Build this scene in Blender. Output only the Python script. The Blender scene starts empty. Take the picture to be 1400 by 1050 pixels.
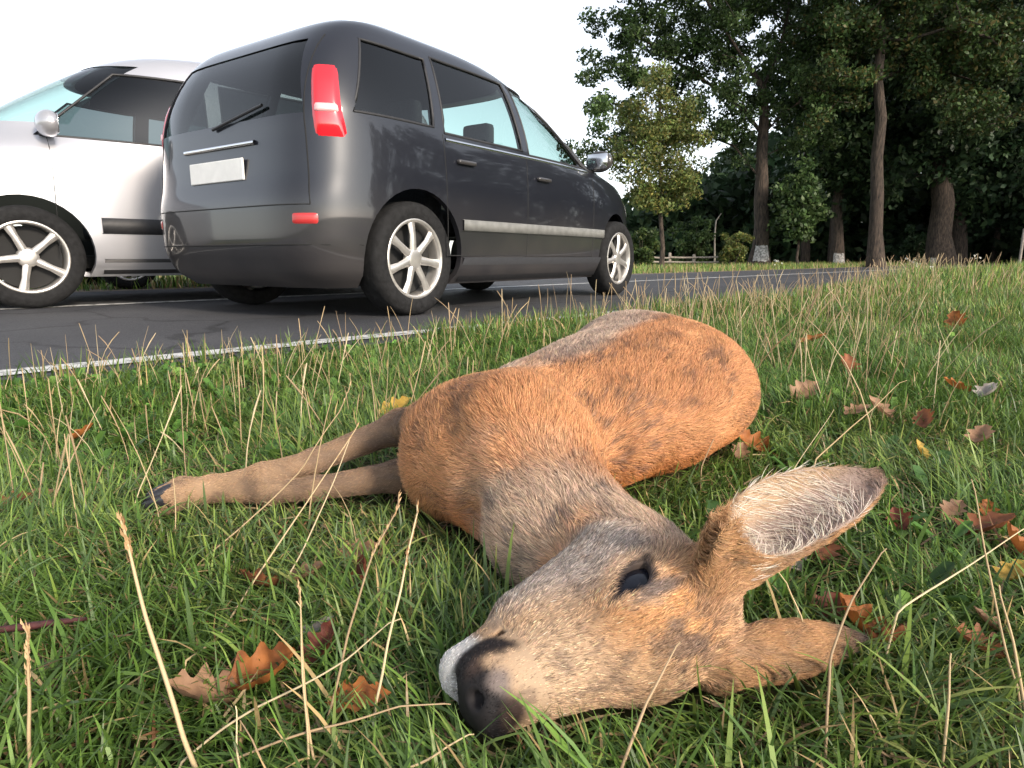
import bpy, bmesh, math, random
import numpy as np
from mathutils import Vector, Matrix

SKIP = set()
rng = np.random.default_rng(7)
random.seed(7)
scene = bpy.context.scene
COL = scene.collection
R = math.radians

# ------------------------------------------------------------------ camera
FPX = 900.0
PITCH = math.atan((525 - 352) / FPX)
CAM = np.array([0.0, 0.0, 0.345])
cam_data = bpy.data.cameras.new('camera')
cam_data.sensor_width = 36
cam_data.lens = 36 * FPX / 1400
cam_data.clip_start = 0.02
cam_data.clip_end = 2000
cam = bpy.data.objects.new('camera', cam_data)
COL.objects.link(cam)
cam.location = CAM
cam.rotation_euler = (math.pi / 2 - PITCH, 0, 0)
scene.camera = cam

# ------------------------------------------------------------------ sky and sun
SUN_AZ, SUN_EL = 138.0, 27.0       # azimuth clockwise from the view direction
world = bpy.data.worlds.new('World')
scene.world = world
world.use_nodes = True
wn = world.node_tree.nodes
wl = world.node_tree.links
bg = wn['Background']
sky = wn.new('ShaderNodeTexSky')
sky.sky_type = 'NISHITA'
sky.sun_disc = False
sky.sun_elevation = R(SUN_EL)
sky.sun_rotation = R(SUN_AZ)
sky.air_density = 1.0
sky.dust_density = 1.0
sky.ozone_density = 1.2
pale = wn.new('ShaderNodeHueSaturation')
pale.inputs['Saturation'].default_value = 0.35
wl.new(sky.outputs[0], pale.inputs['Color'])
wl.new(pale.outputs[0], bg.inputs[0])
bg.inputs[1].default_value = 0.15
sun_data = bpy.data.lights.new('sun', 'SUN')
sun_data.energy = 2.2
sun_data.angle = R(10)
sun_data.color = (1.0, 0.86, 0.70)
sun = bpy.data.objects.new('sun', sun_data)
COL.objects.link(sun)
sd = Vector((math.sin(R(SUN_AZ)) * math.cos(R(SUN_EL)), math.cos(R(SUN_AZ)) * math.cos(R(SUN_EL)), math.sin(R(SUN_EL))))
sun.rotation_euler = sd.to_track_quat('Z', 'Y').to_euler()
scene.view_settings.view_transform = 'Standard'
scene.view_settings.look = 'None'
scene.view_settings.gamma = 1
scene.view_settings.use_curve_mapping = False
scene.view_settings.exposure = 1.2
scene.cycles_curves.shape = 'RIBBONS'
scene.cycles_curves.subdivisions = 2

# ------------------------------------------------------------------ helpers
def ray(u, v):
    dx, dy = (u - 700) / FPX, (525 - v) / FPX
    return np.array([dx, math.cos(PITCH) + dy * math.sin(PITCH), -math.sin(PITCH) + dy * math.cos(PITCH)])

def P(u, v, z=0.0):
    """Where the sight line through a photo pixel meets height z."""
    r = ray(u, v)
    return CAM + r * ((z - CAM[2]) / r[2])

def D(u, v, Y):
    """Where the sight line through a photo pixel reaches distance Y."""
    r = ray(u, v)
    return CAM + r * (Y / r[1])

def N3(a):
    a = np.asarray(a, float)
    return a / np.linalg.norm(a)

def hash3(i, j, k, seed=0):
    h = (i * 374761393 + j * 668265263 + k * 2147483647 + seed * 1274126177) & 0xffffffff
    h = ((h ^ (h >> 13)) * 1274126177) & 0xffffffff
    return ((h ^ (h >> 16)) & 0xffff) / 65535.0

def vnoise(p, scale=1.0, seed=0):
    """Value noise 0..1 at points p (n,3)."""
    p = np.asarray(p, float) * scale
    i = np.floor(p).astype(np.int64)
    f = p - i
    f = f * f * (3 - 2 * f)
    out = 0
    for a in (0, 1):
        for b in (0, 1):
            for c in (0, 1):
                w = (f[:, 0] if a else 1 - f[:, 0]) * (f[:, 1] if b else 1 - f[:, 1]) * (f[:, 2] if c else 1 - f[:, 2])
                out = out + w * hash3(i[:, 0] + a, i[:, 1] + b, i[:, 2] + c, seed)
    return out

def fbm(p, scale=1.0, seed=0, octv=3):
    s, a, t = 0, 1.0, 0
    for o in range(octv):
        s = s + a * vnoise(p, scale * 2 ** o, seed + o)
        t += a
        a *= 0.5
    return s / t

def sstep(a, b, x):
    t = np.clip((x - a) / (b - a), 0, 1)
    return t * t * (3 - 2 * t)

def tag(o, label=None, cat=None, group=None, kind=None):
    if label: o['label'] = label
    if cat: o['category'] = cat
    if group: o['group'] = group
    if kind: o['kind'] = kind
    return o

def link(o, parent=None):
    COL.objects.link(o)
    if parent is not None:
        o.parent = parent
    return o

def empty(name, loc=(0, 0, 0), rz=0.0):
    o = bpy.data.objects.new(name, None)
    o.empty_display_size = 0.1
    o.location = loc
    o.rotation_euler = (0, 0, rz)
    return link(o)

def mesh_np(name, verts, faces, mat=None, smooth=True, col=None, parent=None):
    """verts (n,3); faces (m,k) array, one polygon size; col (n,3|4) point colours."""
    me = bpy.data.meshes.new(name)
    verts = np.asarray(verts, np.float32)
    faces = np.asarray(faces, np.int32)
    nf, k = faces.shape
    me.vertices.add(len(verts))
    me.vertices.foreach_set('co', verts.ravel())
    me.loops.add(nf * k)
    me.loops.foreach_set('vertex_index', faces.ravel())
    me.polygons.add(nf)
    me.polygons.foreach_set('loop_start', np.arange(nf, dtype=np.int32) * k)
    me.polygons.foreach_set('loop_total', np.full(nf, k, np.int32))
    me.polygons.foreach_set('use_smooth', np.full(nf, smooth, bool))
    me.update(calc_edges=True)
    if col is not None:
        c = np.ones((len(verts), 4), np.float32)
        c[:, :3] = np.asarray(col)[:, :3]
        at = me.attributes.new('col', 'FLOAT_COLOR', 'POINT')
        at.data.foreach_set('color', c.ravel())
    if mat: me.materials.append(mat)
    o = bpy.data.objects.new(name, me)
    return link(o, parent)

def mesh_py(name, verts, faces, mat=None, smooth=False, parent=None, loc=None):
    me = bpy.data.meshes.new(name)
    me.from_pydata([tuple(map(float, v)) for v in verts], [], [tuple(map(int, f)) for f in faces])
    if smooth: me.polygons.foreach_set('use_smooth', [True] * len(me.polygons))
    me.update()
    if mat: me.materials.append(mat)
    o = bpy.data.objects.new(name, me)
    if loc is not None: o.location = loc
    return link(o, parent)

def bm_obj(name, bm, mat=None, parent=None, smooth=False, loc=None):
    me = bpy.data.meshes.new(name)
    bm.normal_update()
    bm.to_mesh(me)
    bm.free()
    if smooth: me.polygons.foreach_set('use_smooth', [True] * len(me.polygons))
    if mat: me.materials.append(mat)
    o = bpy.data.objects.new(name, me)
    if loc is not None: o.location = loc
    return link(o, parent)

def nodes_mat(name):
    m = bpy.data.materials.new(name)
    m.use_nodes = True
    nt = m.node_tree
    return m, nt, nt.nodes, nt.links, nt.nodes['Principled BSDF']

def simple_mat(name, color, rough=0.5, metal=0.0, noise=0.0, nscale=20.0, bump=0.0, spec=0.5, coat=0.0):
    m, nt, n, l, b = nodes_mat(name)
    b.inputs['Roughness'].default_value = rough
    b.inputs['Metallic'].default_value = metal
    b.inputs['Specular IOR Level'].default_value = spec
    b.inputs['Coat Weight'].default_value = coat
    b.inputs['Coat Roughness'].default_value = 0.04
    if noise > 0 or bump > 0:
        tc = n.new('ShaderNodeTexCoord')
        nz = n.new('ShaderNodeTexNoise')
        nz.inputs['Scale'].default_value = nscale
        nz.inputs['Detail'].default_value = 6
        l.new(tc.outputs['Object'], nz.inputs['Vector'])
        rp = n.new('ShaderNodeValToRGB')
        c = np.array(color[:3])
        rp.color_ramp.elements[0].position = 0.3
        rp.color_ramp.elements[1].position = 0.7
        rp.color_ramp.elements[0].color = (*np.clip(c * (1 - noise), 0, 1), 1)
        rp.color_ramp.elements[1].color = (*np.clip(c * (1 + noise), 0, 1), 1)
        l.new(nz.outputs['Fac'], rp.inputs['Fac'])
        l.new(rp.outputs['Color'], b.inputs['Base Color'])
        if bump > 0:
            bp = n.new('ShaderNodeBump')
            bp.inputs['Strength'].default_value = bump
            bp.inputs['Distance'].default_value = 0.02
            l.new(nz.outputs['Fac'], bp.inputs['Height'])
            l.new(bp.outputs['Normal'], b.inputs['Normal'])
    else:
        b.inputs['Base Color'].default_value = (*color[:3], 1)
    return m

def attr_mat(name, rough=0.6, trans=0.0, spec=0.3, sheen=0.0):
    """Colour comes from the 'col' attribute; trans mixes in light passing through."""
    m, nt, n, l, b = nodes_mat(name)
    a = n.new('ShaderNodeAttribute')
    a.attribute_name = 'col'
    l.new(a.outputs['Color'], b.inputs['Base Color'])
    b.inputs['Roughness'].default_value = rough
    b.inputs['Specular IOR Level'].default_value = spec
    if trans > 0:
        t = n.new('ShaderNodeBsdfTranslucent')
        mx = n.new('ShaderNodeMixShader')
        mx.inputs[0].default_value = trans
        l.new(a.outputs['Color'], t.inputs['Color'])
        l.new(b.outputs[0], mx.inputs[1])
        l.new(t.outputs[0], mx.inputs[2])
        l.new(mx.outputs[0], n['Material Output'].inputs['Surface'])
    return m

def hair_curves(name, pts, rad, col, mat, parent=None):
    """pts (n,k,3), rad (n,k), col (n,3)."""
    n, k = pts.shape[:2]
    cu = bpy.data.hair_curves.new(name)
    cu.add_curves([k] * n)
    cu.attributes['position'].data.foreach_set('vector', np.ascontiguousarray(pts, np.float32).ravel())
    ra = cu.attributes.get('radius') or cu.attributes.new('radius', 'FLOAT', 'POINT')
    ra.data.foreach_set('value', np.ascontiguousarray(rad, np.float32).ravel())
    c = np.ones((n, 4), np.float32)
    c[:, :3] = col
    ca = cu.attributes.new('col', 'FLOAT_COLOR', 'CURVE')
    ca.data.foreach_set('color', c.ravel())
    cu.materials.append(mat)
    o = bpy.data.objects.new(name, cu)
    return link(o, parent)

def tubes(paths, radii, sides=6):
    """Many tapered tubes -> verts, quads. paths list of (k,3), radii list of (k,)."""
    V, Fq, base = [], [], 0
    for p, r in zip(paths, radii):
        p = np.asarray(p, float)
        r = np.asarray(r, float)
        k = len(p)
        t = np.gradient(p, axis=0)
        t /= np.linalg.norm(t, axis=1)[:, None] + 1e-9
        ref = np.array([0, 0, 1.0]) if abs(t[0, 2]) < 0.8 else np.array([1.0, 0, 0])
        a = np.cross(t, ref)
        a /= np.linalg.norm(a, axis=1)[:, None] + 1e-9
        b = np.cross(t, a)
        th = np.arange(sides) / sides * 2 * math.pi
        ring = p[:, None, :] + r[:, None, None] * (a[:, None, :] * np.cos(th)[None, :, None] + b[:, None, :] * np.sin(th)[None, :, None])
        V.append(ring.reshape(-1, 3))
        i = np.arange(k - 1)[:, None] * sides + np.arange(sides)[None, :]
        j = np.arange(k - 1)[:, None] * sides + (np.arange(sides)[None, :] + 1) % sides
        Fq.append(np.stack([i, j, j + sides, i + sides], -1).reshape(-1, 4) + base)
        base += k * sides
    return np.concatenate(V), np.concatenate(Fq)

def smin(a, b, k):
    h = np.clip(0.5 + 0.5 * (b - a) / k, 0, 1)
    return b + (a - b) * h - k * h * (1 - h)

def smax(a, b, k):
    return -smin(-a, -b, k)

def surface_nets(f, xs, ys, zs):
    nx, ny, nz = f.shape
    s = f < 0
    cnt = np.zeros((nx - 1, ny - 1, nz - 1), np.int8)
    for a in (0, 1):
        for b in (0, 1):
            for c in (0, 1):
                cnt += s[a:nx - 1 + a, b:ny - 1 + b, c:nz - 1 + c]
    act = (cnt > 0) & (cnt < 8)
    I, J, K = np.nonzero(act)
    idx = np.full(act.shape, -1, np.int32)
    idx[I, J, K] = np.arange(len(I))
    acc = np.zeros((len(I), 3))
    num = np.zeros(len(I))
    G = [np.asarray(xs), np.asarray(ys), np.asarray(zs)]
    cor = [(a, b, c) for a in (0, 1) for b in (0, 1) for c in (0, 1)]
    for q in range(8):
        for ax in range(3):
            if cor[q][ax]: continue
            c0 = cor[q]
            c1 = tuple(1 if t == ax else c0[t] for t in range(3))
            f0 = f[I + c0[0], J + c0[1], K + c0[2]]
            f1 = f[I + c1[0], J + c1[1], K + c1[2]]
            m = (f0 < 0) != (f1 < 0)
            t = np.where(m, f0 / np.where(m, f0 - f1, 1), 0)
            p0 = np.stack([G[0][I + c0[0]], G[1][J + c0[1]], G[2][K + c0[2]]], -1)
            p1 = np.stack([G[0][I + c1[0]], G[1][J + c1[1]], G[2][K + c1[2]]], -1)
            acc += np.where(m[:, None], p0 + (p1 - p0) * t[:, None], 0)
            num += m
    V = acc / num[:, None]
    faces = []
    for ax in range(3):
        o1, o2 = [(1, 2), (2, 0), (0, 1)][ax]
        sl0 = [slice(None)] * 3
        sl1 = [slice(None)] * 3
        sl0[ax] = slice(0, -1)
        sl1[ax] = slice(1, None)
        ch = s[tuple(sl0)] != s[tuple(sl1)]
        e = np.array(np.nonzero(ch)).T
        dims = [nx, ny, nz]
        ok = (e[:, o1] > 0) & (e[:, o2] > 0) & (e[:, o1] < dims[o1] - 1) & (e[:, o2] < dims[o2] - 1)
        e = e[ok]
        def cell(d1, d2):
            c = e.copy()
            c[:, o1] -= d1
            c[:, o2] -= d2
            return idx[c[:, 0], c[:, 1], c[:, 2]]
        q = np.stack([cell(1, 1), cell(0, 1), cell(0, 0), cell(1, 0)], -1)
        flip = ~s[e[:, 0], e[:, 1], e[:, 2]]
        q[flip] = q[flip][:, ::-1]
        faces.append(q)
    return V, np.concatenate(faces)

def grid_faces(r, c, flip=False):
    F_ = []
    for i in range(r - 1):
        for j in range(c - 1):
            f = (i * c + j, i * c + j + 1, (i + 1) * c + j + 1, (i + 1) * c + j)
            F_.append(f[::-1] if flip else f)
    return F_

def rounded_box(bm, c, sz, bev=.03, seg=2):
    r = bmesh.ops.create_cube(bm, size=1)
    vs = r['verts']
    for v in vs: v.co = Vector((v.co.x * sz[0] + c[0], v.co.y * sz[1] + c[1], v.co.z * sz[2] + c[2]))
    es = {e for v in vs for e in v.link_edges}
    bmesh.ops.bevel(bm, geom=list(es), offset=bev, segments=seg, affect='EDGES', profile=.6)

# ------------------------------------------------------------------ road frame: q = metres left of the near edge line, s = metres along
ROAD_A = R(44.5)
RD = np.array([math.sin(ROAD_A), math.cos(ROAD_A)])       # away to the right
RQ = np.array([-math.cos(ROAD_A), math.sin(ROAD_A)])      # across, away from the camera
R0 = np.array([-1.334, 1.971])
def road_pt(s, q, z=0.0):
    p = R0 + RD * s + RQ * q
    return np.array([p[0], p[1], z])
def road_q(x, y): return (x - R0[0]) * RQ[0] + (y - R0[1]) * RQ[1]
def road_s(x, y): return (x - R0[0]) * RD[0] + (y - R0[1]) * RD[1]
ASPH0, ASPH1 = -0.16, 5.3

# meadow sheet to the horizon, with low bumps near the camera
def ground_h(x, y):
    p = np.stack([np.asarray(x, float), np.asarray(y, float), np.zeros_like(np.asarray(x, float))], -1)
    d = np.hypot(p[:, 0], p[:, 1])
    q = road_q(p[:, 0], p[:, 1])
    amp = 0.022 * sstep(0.0, 0.6, -q) * (1 - sstep(20, 40, d))
    h = amp * (fbm(p, 1.7, 101) - .5) + amp * 2 * sstep(1.5, 8, d) * (fbm(p, .35, 105) - .5)
    return h - 0.012 * sstep(-.45, 0, q) * (1 - sstep(40, 60, d)) - 0.02 * sstep(ASPH1, ASPH1 + .6, q) * (1 - sstep(40, 60, d))

gx = np.unique(np.concatenate([np.arange(-2.2, 2.2, .06), np.arange(-12, 14, .5), np.linspace(-900, 900, 61)]))
gy = np.unique(np.concatenate([np.arange(-0.6, 3.2, .06), np.arange(-8, 30, .5), np.linspace(-400, 1500, 61)]))
GX, GY = np.meshgrid(gx, gy, indexing='ij')
GZ = ground_h(GX.ravel(), GY.ravel())
ni, nj = GX.shape
ii, jj = np.meshgrid(np.arange(ni - 1), np.arange(nj - 1), indexing='ij')
a = (ii * nj + jj).ravel()
GQ = np.stack([a, a + nj, a + nj + 1, a + 1], -1)
M_soil, nt, n, l, b = nodes_mat('meadow_soil')
tc = n.new('ShaderNodeTexCoord')
z1 = n.new('ShaderNodeTexNoise'); z1.inputs['Scale'].default_value = 26; z1.inputs['Detail'].default_value = 9
z2 = n.new('ShaderNodeTexNoise'); z2.inputs['Scale'].default_value = 0.35; z2.inputs['Detail'].default_value = 5
l.new(tc.outputs['Object'], z1.inputs['Vector'])
l.new(tc.outputs['Object'], z2.inputs['Vector'])
r1 = n.new('ShaderNodeValToRGB')
for e, (ps, c) in zip([r1.color_ramp.elements[0], r1.color_ramp.elements[1]], [(.33, (.012, .010, .006, 1)), (.72, (.075, .055, .028, 1))]):
    e.position = ps; e.color = c
e = r1.color_ramp.elements.new(.52); e.color = (.030, .036, .012, 1)
l.new(z1.outputs['Fac'], r1.inputs['Fac'])
r2 = n.new('ShaderNodeValToRGB')
r2.color_ramp.elements[0].position = .35; r2.color_ramp.elements[0].color = (.050, .085, .022, 1)
r2.color_ramp.elements[1].position = .68; r2.color_ramp.elements[1].color = (.10, .11, .040, 1)
l.new(z2.outputs['Fac'], r2.inputs['Fac'])
# far meadow: single blades can no longer be told apart, the green of the sward takes over
geo = n.new('ShaderNodeNewGeometry')
vl = n.new('ShaderNodeVectorMath'); vl.operation = 'LENGTH'
l.new(geo.outputs['Position'], vl.inputs[0])
mr = n.new('ShaderNodeMapRange'); mr.inputs[1].default_value = 7; mr.inputs[2].default_value = 16
l.new(vl.outputs['Value'], mr.inputs[0])
mx = n.new('ShaderNodeMix'); mx.data_type = 'RGBA'
l.new(mr.outputs[0], mx.inputs['Factor'])
l.new(r1.outputs[0], mx.inputs['A'])
l.new(r2.outputs[0], mx.inputs['B'])
l.new(mx.outputs['Result'], b.inputs['Base Color'])
b.inputs['Roughness'].default_value = 1
b.inputs['Specular IOR Level'].default_value = 0.1
bp = n.new('ShaderNodeBump'); bp.inputs['Strength'].default_value = .8; bp.inputs['Distance'].default_value = .012
l.new(z1.outputs['Fac'], bp.inputs['Height'])
l.new(bp.outputs[0], b.inputs['Normal'])
tag(mesh_np('meadow', np.stack([GX.ravel(), GY.ravel(), GZ], -1), GQ, M_soil, True), kind='structure')

# asphalt
def strip(name, q0, q1, s0, s1, z, mat, ns=2, kind='structure', wob=0.0):
    V, Fc = [], []
    for i in range(ns + 1):
        s = s0 + (s1 - s0) * i / ns
        w0 = wob * (vnoise(np.array([[s * 3.1, 1.5, 0]]), 1, 7)[0] - .5) if wob else 0
        w1 = wob * (vnoise(np.array([[s * 3.7, 9.5, 0]]), 1, 8)[0] - .5) if wob else 0
        V += [road_pt(s, q0 + w0, z), road_pt(s, q1 + w1, z)]
    for i in range(ns):
        Fc.append((2 * i, 2 * i + 2, 2 * i + 3, 2 * i + 1))
    return tag(mesh_py(name, V, Fc, mat), kind=kind)
M_asph, nt, n, l, b = nodes_mat('asphalt')
tc = n.new('ShaderNodeTexCoord')
z1 = n.new('ShaderNodeTexNoise'); z1.inputs['Scale'].default_value = 160; z1.inputs['Detail'].default_value = 4
z2 = n.new('ShaderNodeTexNoise'); z2.inputs['Scale'].default_value = 1.3; z2.inputs['Detail'].default_value = 6
vo = n.new('ShaderNodeTexVoronoi'); vo.inputs['Scale'].default_value = 230
for t in (z1, z2, vo): l.new(tc.outputs['Object'], t.inputs['Vector'])
r1 = n.new('ShaderNodeValToRGB')
r1.color_ramp.elements[0].position = .32; r1.color_ramp.elements[0].color = (.028, .029, .034, 1)
r1.color_ramp.elements[1].position = .75; r1.color_ramp.elements[1].color = (.085, .085, .090, 1)
l.new(z1.outputs['Fac'], r1.inputs['Fac'])
r2 = n.new('ShaderNodeValToRGB')
r2.color_ramp.elements[0].position = .3; r2.color_ramp.elements[0].color = (.65, .66, .70, 1)
r2.color_ramp.elements[1].position = .7; r2.color_ramp.elements[1].color = (1.15, 1.12, 1.08, 1)
l.new(z2.outputs['Fac'], r2.inputs['Fac'])
mx = n.new('ShaderNodeMix'); mx.data_type = 'RGBA'; mx.blend_type = 'MULTIPLY'; mx.inputs['Factor'].default_value = 1
l.new(r1.outputs[0], mx.inputs['A']); l.new(r2.outputs[0], mx.inputs['B'])
l.new(mx.outputs['Result'], b.inputs['Base Color'])
# wheel tracks run along the lane, thin cracks wander across
dp = n.new('ShaderNodeVectorMath'); dp.operation = 'DOT_PRODUCT'; dp.inputs[1].default_value = (RQ[0], RQ[1], 0)
l.new(tc.outputs['Object'], dp.inputs[0])
tm = n.new('ShaderNodeMapRange'); tm.inputs[1].default_value = float(R0 @ RQ); tm.inputs[2].default_value = float(R0 @ RQ) + 5.0
l.new(dp.outputs['Value'], tm.inputs[0])
r3 = n.new('ShaderNodeValToRGB'); r3.color_ramp.interpolation = 'B_SPLINE'
r3.color_ramp.elements[0].position = 0; r3.color_ramp.elements[0].color = (1.15, 1.12, 1.08, 1)
r3.color_ramp.elements[1].position = 1; r3.color_ramp.elements[1].color = (1.1, 1.1, 1.1, 1)
for ps, cv in ((.10, 1.05), (.20, .70), (.30, 1.1), (.42, 1.1), (.52, .70), (.62, 1.1)):
    e = r3.color_ramp.elements.new(ps); e.color = (cv, cv, cv, 1)
l.new(tm.outputs[0], r3.inputs[0])
m3 = n.new('ShaderNodeMix'); m3.data_type = 'RGBA'; m3.blend_type = 'MULTIPLY'; m3.inputs['Factor'].default_value = .8
l.new(mx.outputs['Result'], m3.inputs['A']); l.new(r3.outputs[0], m3.inputs['B'])
vc = n.new('ShaderNodeTexVoronoi'); vc.feature = 'DISTANCE_TO_EDGE'; vc.inputs['Scale'].default_value = .9
zw = n.new('ShaderNodeTexNoise'); zw.inputs['Scale'].default_value = 2.2; zw.inputs['Detail'].default_value = 6
l.new(tc.outputs['Object'], zw.inputs['Vector'])
wm = n.new('ShaderNodeMix'); wm.data_type = 'RGBA'; wm.inputs['Factor'].default_value = .30
l.new(tc.outputs['Object'], wm.inputs['A']); l.new(zw.outputs['Color'], wm.inputs['B'])
l.new(wm.outputs['Result'], vc.inputs['Vector'])
rc = n.new('ShaderNodeValToRGB')
rc.color_ramp.elements[0].position = .004; rc.color_ramp.elements[0].color = (.25, .25, .25, 1)
rc.color_ramp.elements[1].position = .014; rc.color_ramp.elements[1].color = (1, 1, 1, 1)
l.new(vc.outputs['Distance'], rc.inputs[0])
m4 = n.new('ShaderNodeMix'); m4.data_type = 'RGBA'; m4.blend_type = 'MULTIPLY'; m4.inputs['Factor'].default_value = .8
l.new(m3.outputs['Result'], m4.inputs['A']); l.new(rc.outputs[0], m4.inputs['B'])
l.new(m4.outputs['Result'], b.inputs['Base Color'])
b.inputs['Roughness'].default_value = .72
bp = n.new('ShaderNodeBump'); bp.inputs['Strength'].default_value = .7; bp.inputs['Distance'].default_value = .004
l.new(vo.outputs['Distance'], bp.inputs['Height']); l.new(bp.outputs[0], b.inputs['Normal'])
strip('road', ASPH0, ASPH1, -14, 90, 0.010, M_asph, 160, wob=.10)
M_line, nt, n, l, b = nodes_mat('road_paint')
tc = n.new('ShaderNodeTexCoord')
z1 = n.new('ShaderNodeTexNoise'); z1.inputs['Scale'].default_value = 26; z1.inputs['Detail'].default_value = 9; z1.inputs['Roughness'].default_value = .7
l.new(tc.outputs['Object'], z1.inputs['Vector'])
r1 = n.new('ShaderNodeValToRGB')
r1.color_ramp.elements[0].position = .40; r1.color_ramp.elements[0].color = (.07, .07, .07, 1)
r1.color_ramp.elements[1].position = .50; r1.color_ramp.elements[1].color = (.52, .52, .50, 1)
e = r1.color_ramp.elements.new(.7); e.color = (.64, .64, .62, 1)
l.new(z1.outputs['Fac'], r1.inputs[0]); l.new(r1.outputs[0], b.inputs['Base Color'])
b.inputs['Roughness'].default_value = .65
strip('edge_line', 0.0, 0.12, -14, 90, 0.0145, M_line, 220, wob=.02)
strip('centre_line', 3.02, 3.15, -14, 90, 0.0145, M_line, 200, wob=.012)
M_dirt = simple_mat('verge_dirt', (.15, .115, .085), 1, noise=.45, nscale=9, bump=.6)
strip('shoulder', ASPH1 - .12, ASPH1 + .75, -14, 60, 0.006, M_dirt, 90, wob=.22)

# ------------------------------------------------------------------ trees
M_bark, nt, n, l, b = nodes_mat('oak_bark')
tc = n.new('ShaderNodeTexCoord'); mp = n.new('ShaderNodeMapping'); mp.inputs['Scale'].default_value = (9, 9, 1.6)
l.new(tc.outputs['Object'], mp.inputs[0])
z1 = n.new('ShaderNodeTexNoise'); z1.inputs['Scale'].default_value = 2.4; z1.inputs['Detail'].default_value = 9; z1.inputs['Roughness'].default_value = .65
l.new(mp.outputs[0], z1.inputs['Vector'])
r1 = n.new('ShaderNodeValToRGB')
r1.color_ramp.elements[0].position = .36; r1.color_ramp.elements[0].color = (.012, .010, .008, 1)
r1.color_ramp.elements[1].position = .68; r1.color_ramp.elements[1].color = (.100, .072, .054, 1)
l.new(z1.outputs['Fac'], r1.inputs['Fac']); l.new(r1.outputs[0], b.inputs['Base Color'])
b.inputs['Roughness'].default_value = .95
bp = n.new('ShaderNodeBump'); bp.inputs['Strength'].default_value = 1; bp.inputs['Distance'].default_value = .06
l.new(z1.outputs['Fac'], bp.inputs['Height']); l.new(bp.outputs[0], b.inputs['Normal'])
M_leaf = attr_mat('tree_leaf', rough=.5, trans=.30, spec=.25)

def grow_tree(trunk, limbs, tips, r0, seed, tip_r=.012, r_exp=2.3):
    """trunk: (k,3) path; limbs: extra starting paths [(attach index, path)]; tips: points the twigs must reach.
    Returns branch paths with pipe-model radii."""
    pos = [np.array(p) for p in trunk]
    par = [-1] + list(range(len(trunk) - 1))
    for at_, path in limbs:
        last = at_
        for p in path:
            pos.append(np.array(p)); par.append(last); last = len(pos) - 1
    r = np.random.default_rng(seed)
    low = min(2, len(trunk) - 2)
    tips = np.array(tips)
    arr = np.array(pos)
    d = np.linalg.norm(tips[:, None] - arr[None, low:], axis=2).min(1)
    for i in np.argsort(d):
        t = tips[i]
        A_ = np.array(pos)
        dd = np.linalg.norm(A_ - t, axis=1)
        cost = dd + .9 * np.maximum(0, A_[:, 2] - t[2]) * .5
        cost[:low] = 1e9
        j = int(np.argmin(cost))
        seg_ = max(1, int(dd[j] / .55))
        prev = j
        start = A_[j]
        bend = r.normal(0, .10 * dd[j], 3); bend[2] += .10 * dd[j]
        for k in range(1, seg_ + 1):
            f = k / seg_
            q = start + (t - start) * f + bend * math.sin(math.pi * f) * (1 if k < seg_ else 0) + r.normal(0, .03, 3)
            pos.append(q); par.append(prev); prev = len(pos) - 1
    n = len(pos)
    area = np.zeros(n)
    kids = [[] for _ in range(n)]
    for i, p in enumerate(par):
        if p >= 0: kids[p].append(i)
    for i in range(n - 1, -1, -1):
        if not kids[i]: area[i] = tip_r ** r_exp
        else: area[i] = sum(area[k] for k in kids[i])
    rad = area ** (1 / r_exp)
    nt_ = len(trunk)
    paths, radii = [], []
    base_r = np.linspace(1, .45, nt_) * r0
    sc = 1.0
    rad[:nt_] = np.maximum(rad[:nt_] * min(1, r0 / max(rad[0], 1e-6)), base_r * .9)
    P_ = np.array(pos)
    used = set()
    # chain nodes into long paths, following the thickest child
    stack = [0]
    while stack:
        s0 = stack.pop()
        chain_ = [s0] if par[s0] < 0 else [par[s0], s0]
        cur = s0
        while kids[cur]:
            ks = sorted(kids[cur], key=lambda k: -rad[k] - (10 if k < nt_ else 0))
            for k in ks[1:]: stack.append(k)
            cur = ks[0]
            chain_.append(cur)
        pr = rad[chain_].copy()
        if par[s0] >= 0: pr[0] = min(pr[0], pr[1] * 1.25)
        paths.append(P_[chain_]); radii.append(np.minimum(pr, r0))
    return paths, radii

def leaf_cloud(centres, spread, per, size, pal, seed, flat=.7, vary=.25):
    r = np.random.default_rng(seed)
    c = np.repeat(np.array(centres), per, axis=0)
    n = len(c)
    off = r.normal(0, 1, (n, 3))
    off *= (r.random((n, 1)) ** .4) / (np.linalg.norm(off, axis=1)[:, None] + 1e-9)
    sp_ = np.repeat(np.asarray(spread) if np.ndim(spread) else np.full(len(centres), spread), per)
    off[:, 2] *= flat
    p = c + off * sp_[:, None]
    u = r.normal(0, 1, (n, 3)); u /= np.linalg.norm(u, axis=1)[:, None]
    v = r.normal(0, 1, (n, 3)); v -= u * (u * v).sum(1)[:, None]; v /= np.linalg.norm(v, axis=1)[:, None] + 1e-9
    s = size * r.uniform(.6, 1.35, n)[:, None]
    V = np.empty((n, 4, 3))
    V[:, 0] = p - u * s * .62
    V[:, 1] = p + v * s * .34 + u * s * .05
    V[:, 2] = p + u * s * .62
    V[:, 3] = p - v * s * .34 - u * s * .02
    tone = np.repeat(r.normal(0, vary, len(centres)), per) + r.normal(0, .22, n)
    pal = np.array(pal)
    k = r.integers(0, len(pal), n)
    C = pal[k] * np.exp(tone)[:, None]
    return V.reshape(-1, 3), np.arange(n * 4).reshape(n, 4), np.repeat(C, 4, axis=0)

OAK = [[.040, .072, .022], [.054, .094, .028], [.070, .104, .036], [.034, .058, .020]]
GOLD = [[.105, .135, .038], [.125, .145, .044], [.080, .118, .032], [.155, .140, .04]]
DEEP = [[.024, .048, .022], [.032, .058, .027], [.040, .068, .027]]

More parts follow.
